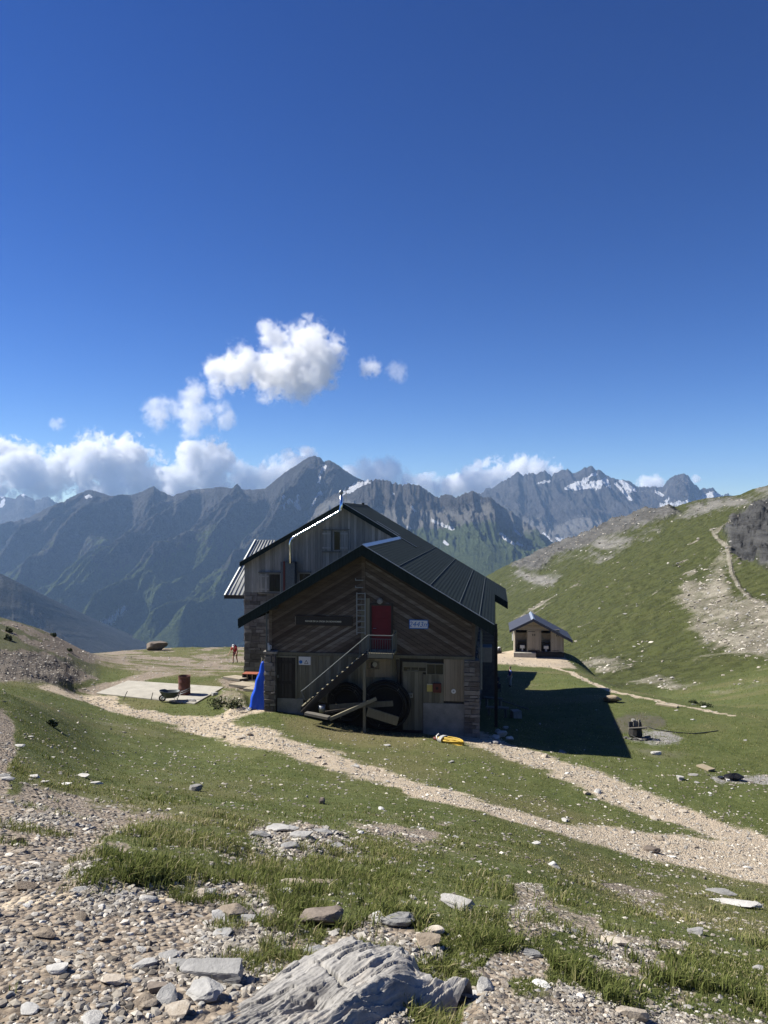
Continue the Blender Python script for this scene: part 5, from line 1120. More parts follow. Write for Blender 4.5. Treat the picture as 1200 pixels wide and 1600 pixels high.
# ================================================================ PEOPLE
def skin_mesh(name, nodes, edges, mat, parent, sub=1, root=0):
    me = bpy.data.meshes.new(name); me.from_pydata([n[0] for n in nodes], edges, []); o = bpy.data.objects.new(name, me); COL.objects.link(o)
    m = o.modifiers.new('skin', 'SKIN'); m.use_smooth_shade = True
    for i, n in enumerate(nodes):
        sv = me.skin_vertices[0].data[i]; r = n[1]; sv.radius = (r, r) if not isinstance(r, tuple) else r; sv.use_root = (i == root)
    s = o.modifiers.new('sub', 'SUBSURF'); s.levels = sub; s.render_levels = sub
    bpy.context.view_layer.update(); dg = bpy.context.evaluated_depsgraph_get()
    new = bpy.data.meshes.new_from_object(o.evaluated_get(dg)); bpy.data.objects.remove(o)
    new.materials.clear(); new.materials.append(mat); new.polygons.foreach_set('use_smooth', [True]*len(new.polygons))
    return link(name, new, parent)
M_skin = simple_mat('skin', (0.42, 0.25, 0.17), 0.6, var=0.08, bumpd=0)
def person(label, loc, rz, J, shirt, bottom, short=True, hat=None, hair=(0.05, 0.035, 0.025), pack=None, scale=1.0, group=None):
    """J: joint name -> (x, y, z), the person faces -y"""
    o = tag(empty('person', loc, (0, 0, rz)), label, 'person', group); o.scale = (scale,)*3
    V = {k: Vector(v) for k, v in J.items()}
    order = ['pelvis', 'waist', 'chest', 'neck', 'head', 'crown']; nodes = []; idx = {}; edges = []
    def add(k, p, r, prev=None):
        idx[k] = len(nodes); nodes.append((tuple(p), r))
        if prev is not None: edges.append((idx[prev], idx[k]))
    add('pelvis', V['pelvis'], (0.15, 0.105)); add('waist', V['waist'], (0.125, 0.09), 'pelvis'); add('chest', V['chest'], (0.155, 0.105), 'waist'); add('neck', V['neck'], 0.052, 'chest')
    hd = (V['crown']-V['neck']); add('jaw', V['neck']+hd*0.42, 0.068, 'neck'); add('head', V['neck']+hd*0.68, 0.085, 'jaw'); add('crown', V['crown']-hd.normalized()*0.03, 0.055, 'head')
    fw = Vector(J.get('face', (0, -1, 0))).normalized(); add('nose', V['neck']+hd*0.56+fw*0.095, 0.014, 'head')
    for s in ('l', 'r'):
        sg = 1 if s == 'l' else -1
        add(s+'sh', V[s+'sh'], 0.062, 'chest'); add(s+'el', V[s+'el'], 0.045, s+'sh'); add(s+'wr', V[s+'wr'], 0.030, s+'el')
        d = (V[s+'wr']-V[s+'el']).normalized(); side = d.cross(Vector((0, 1, 0))).normalized() if abs(d.y) < 0.9 else Vector((1, 0, 0)); pal = V[s+'wr']+d*0.07; add(s+'palm', pal, (0.036, 0.018), s+'wr')
        for f, off in enumerate((-0.027, -0.009, 0.009, 0.026)):
            L = (0.062, 0.074, 0.070, 0.054)[f]; a = pal+side*off+d*0.04; b = a+d*L*0.5; c = b+d*L*0.45+fw*0.02
            add(f'{s}f{f}a', a, 0.009, s+'palm'); add(f'{s}f{f}b', b, 0.0085, f'{s}f{f}a'); add(f'{s}f{f}c', c, 0.007, f'{s}f{f}b')
        a = pal-d*0.02+fw*0.035; add(s+'t', a, 0.010, s+'palm'); add(s+'t2', a+d*0.035+fw*0.02, 0.008, s+'t')
        add(s+'hip', V[s+'hip'], 0.09, 'pelvis'); add(s+'kn', V[s+'kn'], 0.058, s+'hip'); add(s+'an', V[s+'an'], 0.038, s+'kn'); add(s+'toe', V[s+'toe'], 0.036, s+'an')
    skin_mesh('body', nodes, edges, M_skin, o)
    g = lambda k, r: (nodes[idx[k]][0], r)
    mid = lambda a, b, t, r: (tuple(Vector(nodes[idx[a]][0]).lerp(Vector(nodes[idx[b]][0]), t)), r)
    skin_mesh('shirt', [g('pelvis', (0.165, 0.12)), g('waist', (0.15, 0.112)), g('chest', (0.178, 0.128)), mid('chest', 'neck', 0.7, 0.075), g('lsh', 0.082), mid('lsh', 'lel', 0.85, 0.062), g('rsh', 0.082), mid('rsh', 'rel', 0.85, 0.062)], [(0, 1), (1, 2), (2, 3), (2, 4), (4, 5), (2, 6), (6, 7)], shirt, o)
    t_ = 0.85 if short else 1.0
    bn = [g('pelvis', (0.17, 0.122)), g('lhip', 0.108), mid('lhip', 'lkn', t_, 0.078), g('rhip', 0.108), mid('rhip', 'rkn', t_, 0.078)]; be = [(0, 1), (1, 2), (0, 3), (3, 4)]
    if not short: bn += [mid('lkn', 'lan', 0.95, 0.058), mid('rkn', 'ran', 0.95, 0.058)]; be += [(2, 5), (4, 6)]
    skin_mesh('shorts' if short else 'trousers', bn, be, bottom, o)
    for s in ('l', 'r'): skin_mesh('shoe', [mid(s+'kn', s+'an', 0.9, 0.048), g(s+'an', 0.05), g(s+'toe', 0.046)], [(0, 1), (1, 2)], M_black, o)
    hm = simple_mat('hair', hair, 0.7, bumpd=0) if hat is None else hat
    hp = V['neck']+hd*0.74-fw*0.012; q = MB(); up = hd.normalized(); rt_ = up.cross(fw).normalized()
    vs_ = []; n = 16
    for i in range(7):
        el = math.pi/2*i/6
        for k in range(n):
            a = 2*math.pi*k/n; vs_.append(hp+(rt_*math.cos(a)-fw*math.sin(a))*0.101*math.cos(el)+up*(0.10*math.sin(el)-(0.05 if i == 0 and math.sin(a) > 0 else 0)))
    q.add(vs_, [(i*n+k, i*n+(k+1) % n, (i+1)*n+(k+1) % n, (i+1)*n+k) for i in range(6) for k in range(n)], 0.5)
    hob = q.build('cap' if hat else 'hair', hm, o, smooth=True)
    if hat: q = MB(); q.obox(hp+fw*0.13+up*0.005, rt_*0.075, fw*0.055, up*0.006); q.build('visor', hat, hob)
    q = MB()
    for sg in (-1, 1): q.lathe([(0, -0.009), (0.009, 0), (0, 0.009)], V['neck']+hd*0.62+fw*0.078+rt_*0.032*sg, 6)
    q.each('eye', M_black, o)
    if pack:
        bk = V['chest'].lerp(V['waist'], 0.35); ax = (V['chest']-V['waist']).normalized(); bw = ax.cross(rt_).normalized(); bw = bw if bw.dot(fw) < 0 else -bw
        nodes2 = [(tuple(bk-ax*0.24+bw*0.21), (0.16, 0.11)), (tuple(bk+bw*0.24), (0.18, 0.14)), (tuple(bk+ax*0.26+bw*0.20), (0.14, 0.10))]
        pk = skin_mesh('rucksack', nodes2, [(0, 1), (1, 2)], pack, o)
    return o
STAND = dict(pelvis=(0, 0, 0.93), waist=(0, 0, 1.10), chest=(0, 0.01, 1.33), neck=(0, 0, 1.50), crown=(0, -0.01, 1.75), head=(0, 0, 1.65),
             lsh=(0.19, 0, 1.40), lel=(0.24, 0.02, 1.12), lwr=(0.25, -0.08, 0.88), rsh=(-0.19, 0, 1.40), rel=(-0.24, 0.02, 1.12), rwr=(-0.25, -0.08, 0.88),
             lhip=(0.095, 0, 0.88), lkn=(0.10, -0.02, 0.48), lan=(0.10, 0.02, 0.08), ltoe=(0.11, -0.13, 0.04), rhip=(-0.095, 0, 0.88), rkn=(-0.10, -0.02, 0.48), ran=(-0.10, 0.02, 0.08), rtoe=(-0.11, -0.13, 0.04))
M_shred = simple_mat('dark_red_shirt', (0.36, 0.020, 0.040), 0.8, var=0.15, bumpd=0); M_shorts = simple_mat('maroon_shorts', (0.10, 0.025, 0.025), 0.8, var=0.2, bumpd=0); M_pack = simple_mat('maroon_rucksack', (0.085, 0.016, 0.03), 0.7, var=0.3, bumpd=0)
wk = dict(STAND); wk.update(pelvis=(0, 0.10, 0.90), waist=(0, 0.03, 1.06), chest=(0, -0.12, 1.25), neck=(0.0, -0.25, 1.37), crown=(0.02, -0.42, 1.55), face=(0.1, -0.8, -0.6),
    lsh=(0.19, -0.16, 1.30), lel=(0.27, -0.20, 1.04), lwr=(0.30, -0.42, 0.88), rsh=(-0.19, -0.16, 1.30), rel=(-0.28, -0.18, 1.02), rwr=(-0.36, -0.36, 0.80),
    lhip=(0.095, 0.1, 0.86), lkn=(0.10, 0.10, 0.46), lan=(0.10, 0.30, 0.10), ltoe=(0.11, 0.17, 0.035), rhip=(-0.095, 0.1, 0.86), rkn=(-0.11, -0.08, 0.48), ran=(-0.11, -0.06, 0.08), rtoe=(-0.12, -0.20, 0.04))
hk = hit(367, 1036.5)
person('hiker with white cap, dark red clothes and rucksack walking bent forward on the stony path', hk, R(-12), wk, M_shred, M_shorts, True, M_white, pack=M_pack, scale=1.03)
M_blues = simple_mat('blue_top', (0.06, 0.10, 0.32), 0.8, var=0.12, bumpd=0); M_lt = simple_mat('pale_trousers', (0.42, 0.43, 0.45), 0.8, var=0.1, bumpd=0)
person('person in blue top and pale trousers standing in the shadow', hit(797, 1073), R(-70), STAND, M_blues, M_lt, False, hair=(0.10, 0.08, 0.06), scale=0.78)
M_gry = simple_mat('grey_jacket', (0.20, 0.20, 0.21), 0.8, var=0.12, bumpd=0); M_dkc = simple_mat('dark_clothes', (0.03, 0.032, 0.04), 0.85, var=0.2, bumpd=0)
bn = dict(STAND); bn.update(pelvis=(0, 0.18, 0.92), waist=(0, 0.08, 1.07), chest=(0, -0.16, 1.22), neck=(0, -0.36, 1.27), crown=(0, -0.60, 1.28), face=(0, -0.4, -0.9), lsh=(0.19, -0.22, 1.20), lel=(0.21, -0.35, 0.98), lwr=(0.16, -0.55, 0.85), rsh=(-0.19, -0.22, 1.20), rel=(-0.21, -0.35, 0.98), rwr=(-0.16, -0.55, 0.85), lhip=(0.095, 0.17, 0.88), rhip=(-0.095, 0.17, 0.88), lkn=(0.1, 0.06, 0.47), rkn=(-0.1, 0.06, 0.47))
person('person in grey jacket bending forward by the shaded side wall', hit(765, 1080), R(-80), bn, M_gry, M_dkc, False, hair=(0.14, 0.12, 0.10), scale=1.05)
si = dict(STAND); si.update(pelvis=(0, 0.05, 0.42), waist=(0, 0.04, 0.60), chest=(0, 0.0, 0.84), neck=(0, -0.04, 1.00), crown=(0, -0.08, 1.25), lsh=(0.19, 0, 0.92), lel=(0.23, -0.1, 0.66), lwr=(0.12, -0.32, 0.58), rsh=(-0.19, 0, 0.92), rel=(-0.23, -0.1, 0.66), rwr=(-0.12, -0.32, 0.58), lhip=(0.1, 0.03, 0.42), lkn=(0.13, -0.38, 0.47), lan=(0.13, -0.40, 0.08), ltoe=(0.14, -0.54, 0.04), rhip=(-0.1, 0.03, 0.42), rkn=(-0.13, -0.38, 0.47), ran=(-0.13, -0.40, 0.08), rtoe=(-0.14, -0.54, 0.04))
ps = hit(776, 1082); person('person in dark clothes and pale cap sitting in the shadow', ps, R(-60), si, M_dkc, M_dkc, False, M_gry, scale=1.0)
q = MB(); o = tag(empty('stool', (ps.x, ps.y, ps.z), (0, 0, R(-60))), 'low wooden stool under the seated person in the shadow', 'stool')
q.box(-0.18, 0.18, -0.13, 0.22, 0.26, 0.31); q.build('seat', M_dkwood, o)
for sx in (-1, 1):
    for sy in (-0.09, 0.18): q = MB(); q.box(sx*0.14-0.02, sx*0.14+0.02, sy-0.02, sy+0.02, -0.05, 0.259); q.build('leg', M_dkwood, o)
# ================================================================ STONES
from mathutils import noise as mnoise
def rock_mesh(name, seed, sx=1, sy=1, sz=0.6, cuts=9, sub=3, rough=0.10, mat=None, strata=0.0):
    rnd = random.Random(seed); bm = bmesh.new(); bmesh.ops.create_icosphere(bm, subdivisions=sub, radius=1.0)
    planes = []
    for k in range(cuts):
        n = Vector((rnd.gauss(0, 1), rnd.gauss(0, 1), rnd.gauss(0, 1))).normalized(); planes.append((n, rnd.uniform(0.45, 0.8)))
    planes.append((Vector((rnd.uniform(-0.12, 0.12), rnd.uniform(-0.12, 0.12), 1)).normalized(), rnd.uniform(0.35, 0.6)))
    off = Vector((seed*3.1, seed*1.7, seed*0.9))
    for v in bm.verts:
        p = v.co.copy()
        for n, d in planes:
            e = p.dot(n)-d
            if e > 0: p -= n*e*0.96
        p *= 1+rough*mnoise.fractal(p*2.2+off, 1.0, 2.0, 4)
        if strata: p.x *= 1+strata*mnoise.noise(Vector((0, 0, p.z*14+seed))); p.y *= 1+strata*mnoise.noise(Vector((3, 0, p.z*14+seed)))
        v.co = Vector((p.x*sx, p.y*sy, p.z*sz))
    me = bpy.data.meshes.new(name); bm.to_mesh(me); bm.free()
    if mat: me.materials.append(mat)
    return me
def rock_material(name, cols, strata=False):
    m, t = newmat(name); v = t.coord('Object', scale=(1, 1, 4) if strata else (1, 1, 1)); oi = t('ShaderNodeObjectInfo').outputs['Random']
    va = t('ShaderNodeVectorMath', {0: v, 1: (0, 0, 0)}, operation='ADD'); cx = t('ShaderNodeCombineXYZ', {0: t.math('MULTIPLY', oi, 37.0), 1: t.math('MULTIPLY', oi, 11.0), 2: 0.0}); t.l.new(cx.outputs[0], va.inputs[1])
    n = t.noise(va.outputs[0], 2.2, 8, 0.65, 0.5); n2 = t.noise(va.outputs[0], 16, 5, 0.7)
    f = t.math('ADD', t.math('MULTIPLY', n, 0.6), t.math('ADD', t.math('MULTIPLY', n2, 0.35), t.math('MULTIPLY', t.math('SUBTRACT', oi, 0.5), 0.28)))
    k = len(cols); c = t.ramp(f, [(0.28+0.4*i/(k-1), c) for i, c in enumerate(cols)])
    t.l.new(c, t.b.inputs['Base Color']); t.b.inputs['Roughness'].default_value = 0.85; t.b.inputs['Specular IOR Level'].default_value = 0.25
    bump(t, t.math('ADD', t.math('MULTIPLY', n, 0.6), n2), 0.6, 0.02); return m
M_schist = rock_material('grey_schist', [(0.13, 0.13, 0.126), (0.235, 0.232, 0.222), (0.32, 0.315, 0.30), (0.43, 0.42, 0.395)], True)
M_buff = rock_material('buff_stone', [(0.16, 0.125, 0.09), (0.27, 0.225, 0.17), (0.38, 0.33, 0.265), (0.50, 0.46, 0.39)])
M_brown = rock_material('brown_stone', [(0.080, 0.066, 0.054), (0.15, 0.124, 0.100), (0.25, 0.212, 0.175)])
M_pale = rock_material('pale_stone', [(0.30, 0.29, 0.27), (0.46, 0.45, 0.42), (0.60, 0.59, 0.56)])
M_lichen = rock_material('lichen_stone', [(0.30, 0.21, 0.12), (0.40, 0.36, 0.28), (0.52, 0.50, 0.43)])
def rock(px, py, wpx, asp, hr, seed, mat, label, sink=0.25, rz=0.0, tilt=(0, 0), name='rock', group=None, cat='rock', cuts=9, strata=0.03):
    """a single rock: its width in photo pixels, depth/width and height/width"""
    p = hit(px, py); w = wpx*p.y/F
    o = link(name, rock_mesh(name, seed, w*0.62, w*0.62*asp, w*hr*0.75, cuts, 4 if wpx > 40 else 3, 0.09, mat, strata), None, (p.x, p.y+w*0.25*asp, p.z+w*hr*0.5*(1-sink)), (tilt[0], tilt[1], rz))
    return tag(o, label, cat, group)
rock(333, 1533, 92, 0.55, 0.24, 3, M_schist, 'largest flat grey slab at the edge of the gravel, left of the outcrop', 0.1, R(-8), (R(6), 0))
rock(318, 1562, 66, 0.6, 0.26, 5, M_schist, 'wedge shaped grey slab just below the largest flat slab', 0.1, R(-12), (R(4), R(-8)))
rock(264, 1497, 30, 0.9, 0.16, 7, M_schist, 'small square grey slab on the gravel above the largest slab', 0.1, R(15))
rock(281, 1510, 40, 0.7, 0.12, 8, M_schist, 'thin tilted grey slab touching the small square one', 0.1, R(-20), (0, R(-10)))
rock(223, 1513, 34, 0.8, 0.22, 9, M_schist, 'rounded blue grey stone left of the slabs', 0.2)
rock(90, 1520, 38, 0.7, 0.25, 10, M_pale, 'pale flat stone alone on the left gravel', 0.15, R(10))
rock(66, 1466, 36, 0.6, 0.30, 12, M_buff, 'buff pointed stone on the left gravel slope', 0.2)
rock(345, 1464, 36, 0.7, 0.14, 13, M_schist, 'flat grey stone above the buff gravel patch', 0.1, R(10))
rock(342, 1441, 32, 0.7, 0.25, 14, M_schist, 'grey tilted stone by the edge of the grass tuft', 0.15, R(-30), (0, R(15)))
rock(360, 1436, 40, 0.8, 0.4, 15, M_buff, 'round buff boulder half buried in gravel', 0.4)
rock(391, 1440, 32, 0.6, 0.25, 16, M_schist, 'blue grey stone beside the long grass tuft', 0.2)
rock(242, 1552, 30, 0.8, 0.45, 18, M_brown, 'orange brown stone below the gravel slabs', 0.3)
rock(176, 1540, 34, 0.8, 0.4, 19, M_buff, 'yellowish lump of stone at the lower left', 0.3)
rock(497, 1447, 62, 0.7, 0.42, 21, M_brown, 'brown rock with a dark shadow above the outcrop', 0.25, R(5))
rock(622, 1446, 46, 0.75, 0.38, 22, M_schist, 'dark blue grey rock behind the outcrop', 0.25, R(20))
rock(716, 1420, 54, 0.6, 0.26, 23, M_pale, 'pale pointed slab standing in the grass right of centre', 0.1, R(-10), (R(12), 0))
rock(668, 1478, 44, 0.7, 0.3, 24, M_buff, 'buff stone at the right top of the outcrop', 0.3)
rock(676, 1462, 30, 0.8, 0.35, 25, M_buff, 'small buff stone behind the right end of the outcrop', 0.3)
rock(962, 1478, 40, 0.5, 0.28, 26, M_buff, 'long buff stone in the right grass', 0.25, R(-35))
rock(1090, 1461, 26, 0.7, 0.3, 27, M_schist, 'bluish stone in the grass at the right', 0.2)
rock(1184, 1516, 22, 0.6, 0.2, 28, M_pale, 'small white stone near the right edge', 0.2)
rock(846, 1543, 26, 0.6, 0.22, 29, M_pale, 'white flat stone on the bare ground at the bottom', 0.2, R(-30))
rock(735, 1560, 24, 0.8, 0.3, 30, M_pale, 'whitish stone in the gravel right of the outcrop shadow', 0.25)
rock(1020, 1333, 22, 0.7, 0.4, 31, M_brown, 'dark brown stone on the lower edge of the main path', 0.25)
rock(503, 1256, 13, 0.9, 0.8, 32, M_brown, 'small upright dark stone alone in the green slope', 0.2)
rock(305, 1236, 20, 0.7, 0.5, 33, M_schist, 'grey lump of rock in the upper green slope', 0.3)
rock(452, 1386, 46, 0.4, 0.22, 34, M_buff, 'long low tan stone at the foot of the grass tuft', 0.3, R(4))
rock(500, 1384, 32, 0.5, 0.3, 35, M_buff, 'tan stone at the end of the long low one', 0.3)
rock(437, 1400, 34, 0.7, 0.2, 36, M_pale, 'pale slab beside the long low tan stone', 0.15)
rock(1160, 1418, 80, 0.25, 0.08, 37, M_pale, 'long thin whitish ledge of rock at the right edge', 0.3, R(-14))
rock(1130, 1578-180, 40, 0.4, 0.15, 38, M_schist, 'grey ledge beside the long whitish one', 0.4, R(-8))
rock(241, 1017, 34, 0.6, 0.42, 41, M_brown, 'big flat topped brown boulder on the plateau edge', 0.05, name='boulder', cat='boulder')
rock(956, 1098, 27, 0.6, 0.45, 42, M_lichen, 'pale block with rusty lichen at the edge of the building shadow', 0.1, R(-15), name='boulder', cat='boulder')
rock(1064, 1219, 14, 0.8, 0.5, 43, M_pale, 'small pale pointed rock in the right meadow', 0.15)
rock(1083, 1213, 16, 0.5, 0.2, 44, M_pale, 'flat white rock near the brown board', 0.15)
rock(1026, 1180, 14, 0.6, 0.5, 45, M_pale, 'white rock in the meadow below the fire pit', 0.2)
rock(300, 1098, 14, 0.8, 0.5, 46, M_pale, 'pale stone at the front corner of the slab', 0.2)
rock(335, 1088, 12, 0.8, 0.5, 47, M_pale, 'pale stone at the right side of the slab', 0.2)
for k, (px, py, w, lab) in enumerate(((785, 1152, 16, 'tallest pale stone of the pile in the shadow'), (791, 1140, 9, 'small stone on top of the pile in the shadow'), (776, 1156, 12, 'flat stone on the left of the shaded pile'), (798, 1158, 12, 'stone on the right of the shaded pile'), (777, 1145, 9, 'rounded stone leaning on the shaded pile'), (774, 1163, 9, 'outermost stone on the near left of the shaded pile'))):
    rock(px, py, w, 0.8, 0.6, 50+k, M_pale, lab, 0.1)
# slabs of the small outcrops
for k, (px, py, w, lab) in enumerate(((440, 1300, 44, 'dark edged slab at the top of the small outcrop in the grass'), (474, 1309, 36, 'pale slab in the middle of the small outcrop'), (502, 1303, 30, 'grey slab at the right of the small outcrop'), (408, 1309, 30, 'grey slab at the left of the small outcrop'), (452, 1327, 34, 'lower slab of the small outcrop'), (524, 1326, 28, 'slab sunk in grass right of the small outcrop'))):
    rock(px, py, w, 0.5, 0.20, 70+k, M_schist, lab, 0.2, R(random.uniform(-15, 15)), (R(8), R(random.uniform(-6, 6))))
for k, (px, py, w, lab) in enumerate(((8, 1220, 22, 'white flat stone at the left edge'), (52, 1216, 18, 'white stone left of the upper stone scatter'), (102, 1228, 16, 'pointed pale stone in the upper stone scatter'), (68, 1224, 16, 'pale stone in the middle of the upper scatter'), (130, 1215, 18, 'flat pale stone at the top of the scatter'), (150, 1226, 18, 'flat pale stone at the right of the scatter'), (30, 1168, 16, 'white slab on the bare strip at the far left'), (48, 1153, 10, 'white stone above the bare strip at the far left'))):
    rock(px, py, w, 0.6, 0.28, 80+k, M_pale, lab, 0.2, R(random.uniform(-20, 20)))

# --- the layered outcrop in the foreground
def outcrop():
    A = hit(330, 1655); B = hit(624, 1512); ax = Vector((B.x-A.x, B.y-A.y, 0)); L = ax.length; ax.normalize(); ay = Vector((-ax.y, ax.x, 0))
    nu, nv = 330, 210; u = np.linspace(-0.25, 1.06, nu)[None, :]; v = np.linspace(-1.0, 1.0, nv)[:, None]
    Wd = 0.32
    u2 = u+0*v; v2 = v+0*u
    X = A.x+ax.x*u2*L+ay.x*v2*Wd; Y = A.y+ax.y*u2*L+ay.y*v2*Wd
    X = np.asarray(X); Y = np.asarray(Y)
    wob = 0.16*fbm(u2*3.0, v2*1.2, 4, 301)
    edge_v = 1-np.abs(v2*(1.25-0.35*u2)+0.35*wob+0.10*np.sin(u2*7))           # across
    end_r = (1.0+0.10*fbm(v2*3, u2*0+1, 3, 303)-u2)*6                            # sheer right end
    end_l = (u2+0.22+0.1*fbm(v2*4, u2*0+2, 3, 305))*1.5
    e = np.minimum(np.minimum(edge_v*1.6, end_r), end_l)
    body = np.sqrt(np.clip(e/0.55, 0, 1))*sstep(0.0, 0.12, e)
    h = 0.0+0.092*np.clip(u2+0.15, 0, 1.2)**1.3+0.022*fbm(u2*2.2, v2*1.6, 4, 307)-0.05*v2*0.8
    blk = fbm(u2*3.2+v2*1.1, v2*2.2, 2, 331); h = h+0.030*np.round(blk*3.0)/3.0+0.035*np.exp(-((u2-0.78)/0.22)**2-((v2-0.1)/0.6)**2)
    # strata: thin ledges running along the rock
    c = v2*1.0+0.10*fbm(u2*1.6, v2*1.0, 3, 309)+0.03*fbm(u2*9, v2*3, 3, 311)+0.25*u2
    led = 0.0
    for sc_, am in ((9.0, 0.010), (23.0, 0.0045), (61.0, 0.002)):
        f = c*sc_+0.4*fbm(u2*5, v2*5, 2, 313); fr = f-np.floor(f); led = led+am*(1.25-1.0*sstep(0.35, 0.65, u2+0.25*v2))*(np.where(fr < 0.72, fr/0.72, (1-fr)/0.28)-0.5)*(0.4+0.9*vnoise(u2*6+sc_, np.floor(f)*1.7, 315))
    crack = -0.035*np.exp(-((u2-0.60-0.12*v2+0.02*fbm(v2*9, u2*0, 3, 317))/0.008)**2)*sstep(0.5, 0.0, np.abs(v2))
    hollow_ = -0.05*np.exp(-((u2-0.40)/0.07)**2-((v2+0.25)/0.22)**2)
    h = (h+led+crack+hollow_+0.006*fbm(u2*30, v2*12, 3, 319))*body-0.10*(1-body)
    Z = sample(ZG, X, Y)+h
    # undercut the sheer end: pull it inwards as it drops
    me = mesh_np('rock_outcrop', np.stack([X, Y, Z], -1).reshape(-1, 3)-np.array([A.x, A.y, A.z]), grid_faces(nv, nu), None, True)
    m, t = newmat('layered_schist'); ang = math.atan2(ax.y, ax.x)
    vv = t.coord('Object', rot=(0, 0, -ang)); vv2 = t('ShaderNodeMapping', {'Vector': vv, 'Scale': (1.2, 26, 6)}).outputs[0]
    n1 = t.noise(vv2, 1.6, 8, 0.6, 0.5); n2 = t.noise(vv, 5.0, 7, 0.65); n3 = t.noise(vv, 60.0, 4, 0.7)
    f = t.math('ADD', t.math('MULTIPLY', n1, 0.45), t.math('ADD', t.math('MULTIPLY', n2, 0.4), t.math('MULTIPLY', n3, 0.15)))
    c_ = t.ramp(f, [(0.30, (0.085, 0.082, 0.076)), (0.44, (0.20, 0.192, 0.178)), (0.56, (0.31, 0.298, 0.275)), (0.72, (0.43, 0.415, 0.385))])
    c_ = t.mix(t.ramp(n2, [(0.58, 0.0), (0.75, 0.5)]), c_, (0.33, 0.27, 0.20))
    t.l.new(c_, t.b.inputs['Base Color']); t.b.inputs['Roughness'].default_value = 0.8; bump(t, t.math('ADD', t.math('MULTIPLY', n1, 0.9), t.math('MULTIPLY', n3, 0.3)), 0.8, 0.012)
    me.materials.append(m)
    tag(link('rock_outcrop', me, None, A), 'big layered pale grey rock outcrop at the bottom centre', 'rock outcrop')
    return A, ax, ay, L
OA, OAX, OAY, OL = outcrop()

# ================================================================ scattering by how much of the view each patch of ground fills
dpx = np.gradient(PXI, axis=1); PY2 = HY+F*(EYE-ZG)/GY; dpy = -np.gradient(PY2, axis=0)
runmin = np.minimum.accumulate(PY2, 0)
vis = (dpy > 0) & (PY2 <= runmin+2.0) & (PXI > -90) & (PXI < 1290) & (PY2 < 1660)
AREA = np.where(vis, np.clip(dpy, 0, 60)*dpx, 0)
dy_, dx_ = np.gradient(ZG); SLX = dx_/np.maximum(np.gradient(GX, axis=1), 1e-3)
# keep clear of the building, slab and outcrop
lx = (GX-PC.x)*math.cos(AX)-(GY-PC.y)*math.sin(AX); ly = (GX-PC.x)*math.sin(AX)+(GY-PC.y)*math.cos(AX)
inb = ((lx > -5.0) & (lx < 4.6) & (ly > -0.45) & (ly < 12.5)) | ((lx > -10) & (lx < 5.2) & (ly > 11.8) & (ly < 20.3))
slabm = in_poly(GX, GY, [(p.x, p.y) for p in crn])
ox = (GX-OA.x)*OAX.x+(GY-OA.y)*OAX.y; oy = (GX-OA.x)*OAY.x+(GY-OA.y)*OAY.y
inrock = (ox > -0.15*OL) & (ox < 1.0*OL) & (np.abs(oy) < 0.22)
hutm = (np.hypot(GX-hc.x, GY-hc.y-2) < 4.2)
FREE = ~(inb | slabm | hutm)
def scatter(weight, n, dmax=90, seed=1):
    rng = np.random.default_rng(seed); w = (AREA*weight*FREE*(GY < dmax)).ravel(); p = w/w.sum()
    k = rng.choice(len(p), n, p=p); r, c = np.unravel_index(k, GX.shape)
    r2 = np.clip(r+rng.uniform(-0.5, 0.5, n), 0, len(DR)-1.001); c2 = np.clip(c+rng.uniform(-0.5, 0.5, n), 0, ncore-1.001)
    def bi(A): 
        r0 = r2.astype(int); c0 = c2.astype(int); fr = r2-r0; fc = c2-c0
        return (A[r0, c0]*(1-fc)+A[r0, c0+1]*fc)*(1-fr)+(A[r0+1, c0]*(1-fc)+A[r0+1, c0+1]*fc)*fr
    return bi(GX), bi(GY), bi(ZG), r, c, rng
grav_all = np.clip(np.maximum(m_grav, m_path*0.9), 0, 1)
clump = sstep(-0.15, 0.5, fbm(GX*3.1, GY*3.1, 4, 401))

# --- loose stones, each its own object
protos = {}
for kind, mat in (('schist', M_schist), ('buff', M_buff), ('pale', M_pale)):
    protos[kind] = [rock_mesh('stone', 200+i+(0 if kind == 'schist' else 40 if kind == 'buff' else 80), 0.5, 0.5*random.uniform(0.6, 1.0), 0.5*random.uniform(0.25, 0.6), 10, 2, 0.08, mat, 0.02) for i in range(6)]
def scatter_stones(n, weight, seed, kinds, smin, smax, label, group, dmax=60, power=2.2):
    xs, ys, zs, r, c, rng = scatter(weight, n, dmax, seed)
    for i in range(n):
        s = smin+(smax-smin)*rng.random()**power; s *= max(1.0, (ys[i]/5.0)**0.55)
        me = protos[kinds[rng.integers(len(kinds))]][rng.integers(6)]
        o = bpy.data.objects.new('stone', me); COL.objects.link(o)
        o.location = (xs[i], ys[i], zs[i]+s*0.07); o.scale = (s, s, s); o.rotation_euler = (rng.uniform(-0.3, 0.3), rng.uniform(-0.3, 0.3), rng.uniform(0, 6.28))
        tag(o, label, 'stone', group)
scatter_stones(130, m_grav*(GY < 9)*(~inrock), 501, ['schist', 'buff', 'buff', 'pale'], 0.035, 0.15, 'angular stone lying loose on the near gravel slope', 'loose stones on the near gravel', 9)
scatter_stones(75, m_path*(GY > 6)*(PY2 > 1100), 503, ['buff', 'buff', 'pale'], 0.05, 0.16, 'buff stone lying loose on the gravel paths', 'loose stones on the paths', 40)
scatter_stones(80, (1-grav_all)*(PY2 > 1100)*(0.15+sstep(0.1, 0.5, nzA)), 505, ['pale', 'schist', 'pale'], 0.03, 0.13, 'small pale stone scattered in the grass', 'stones scattered in the grass', 45)

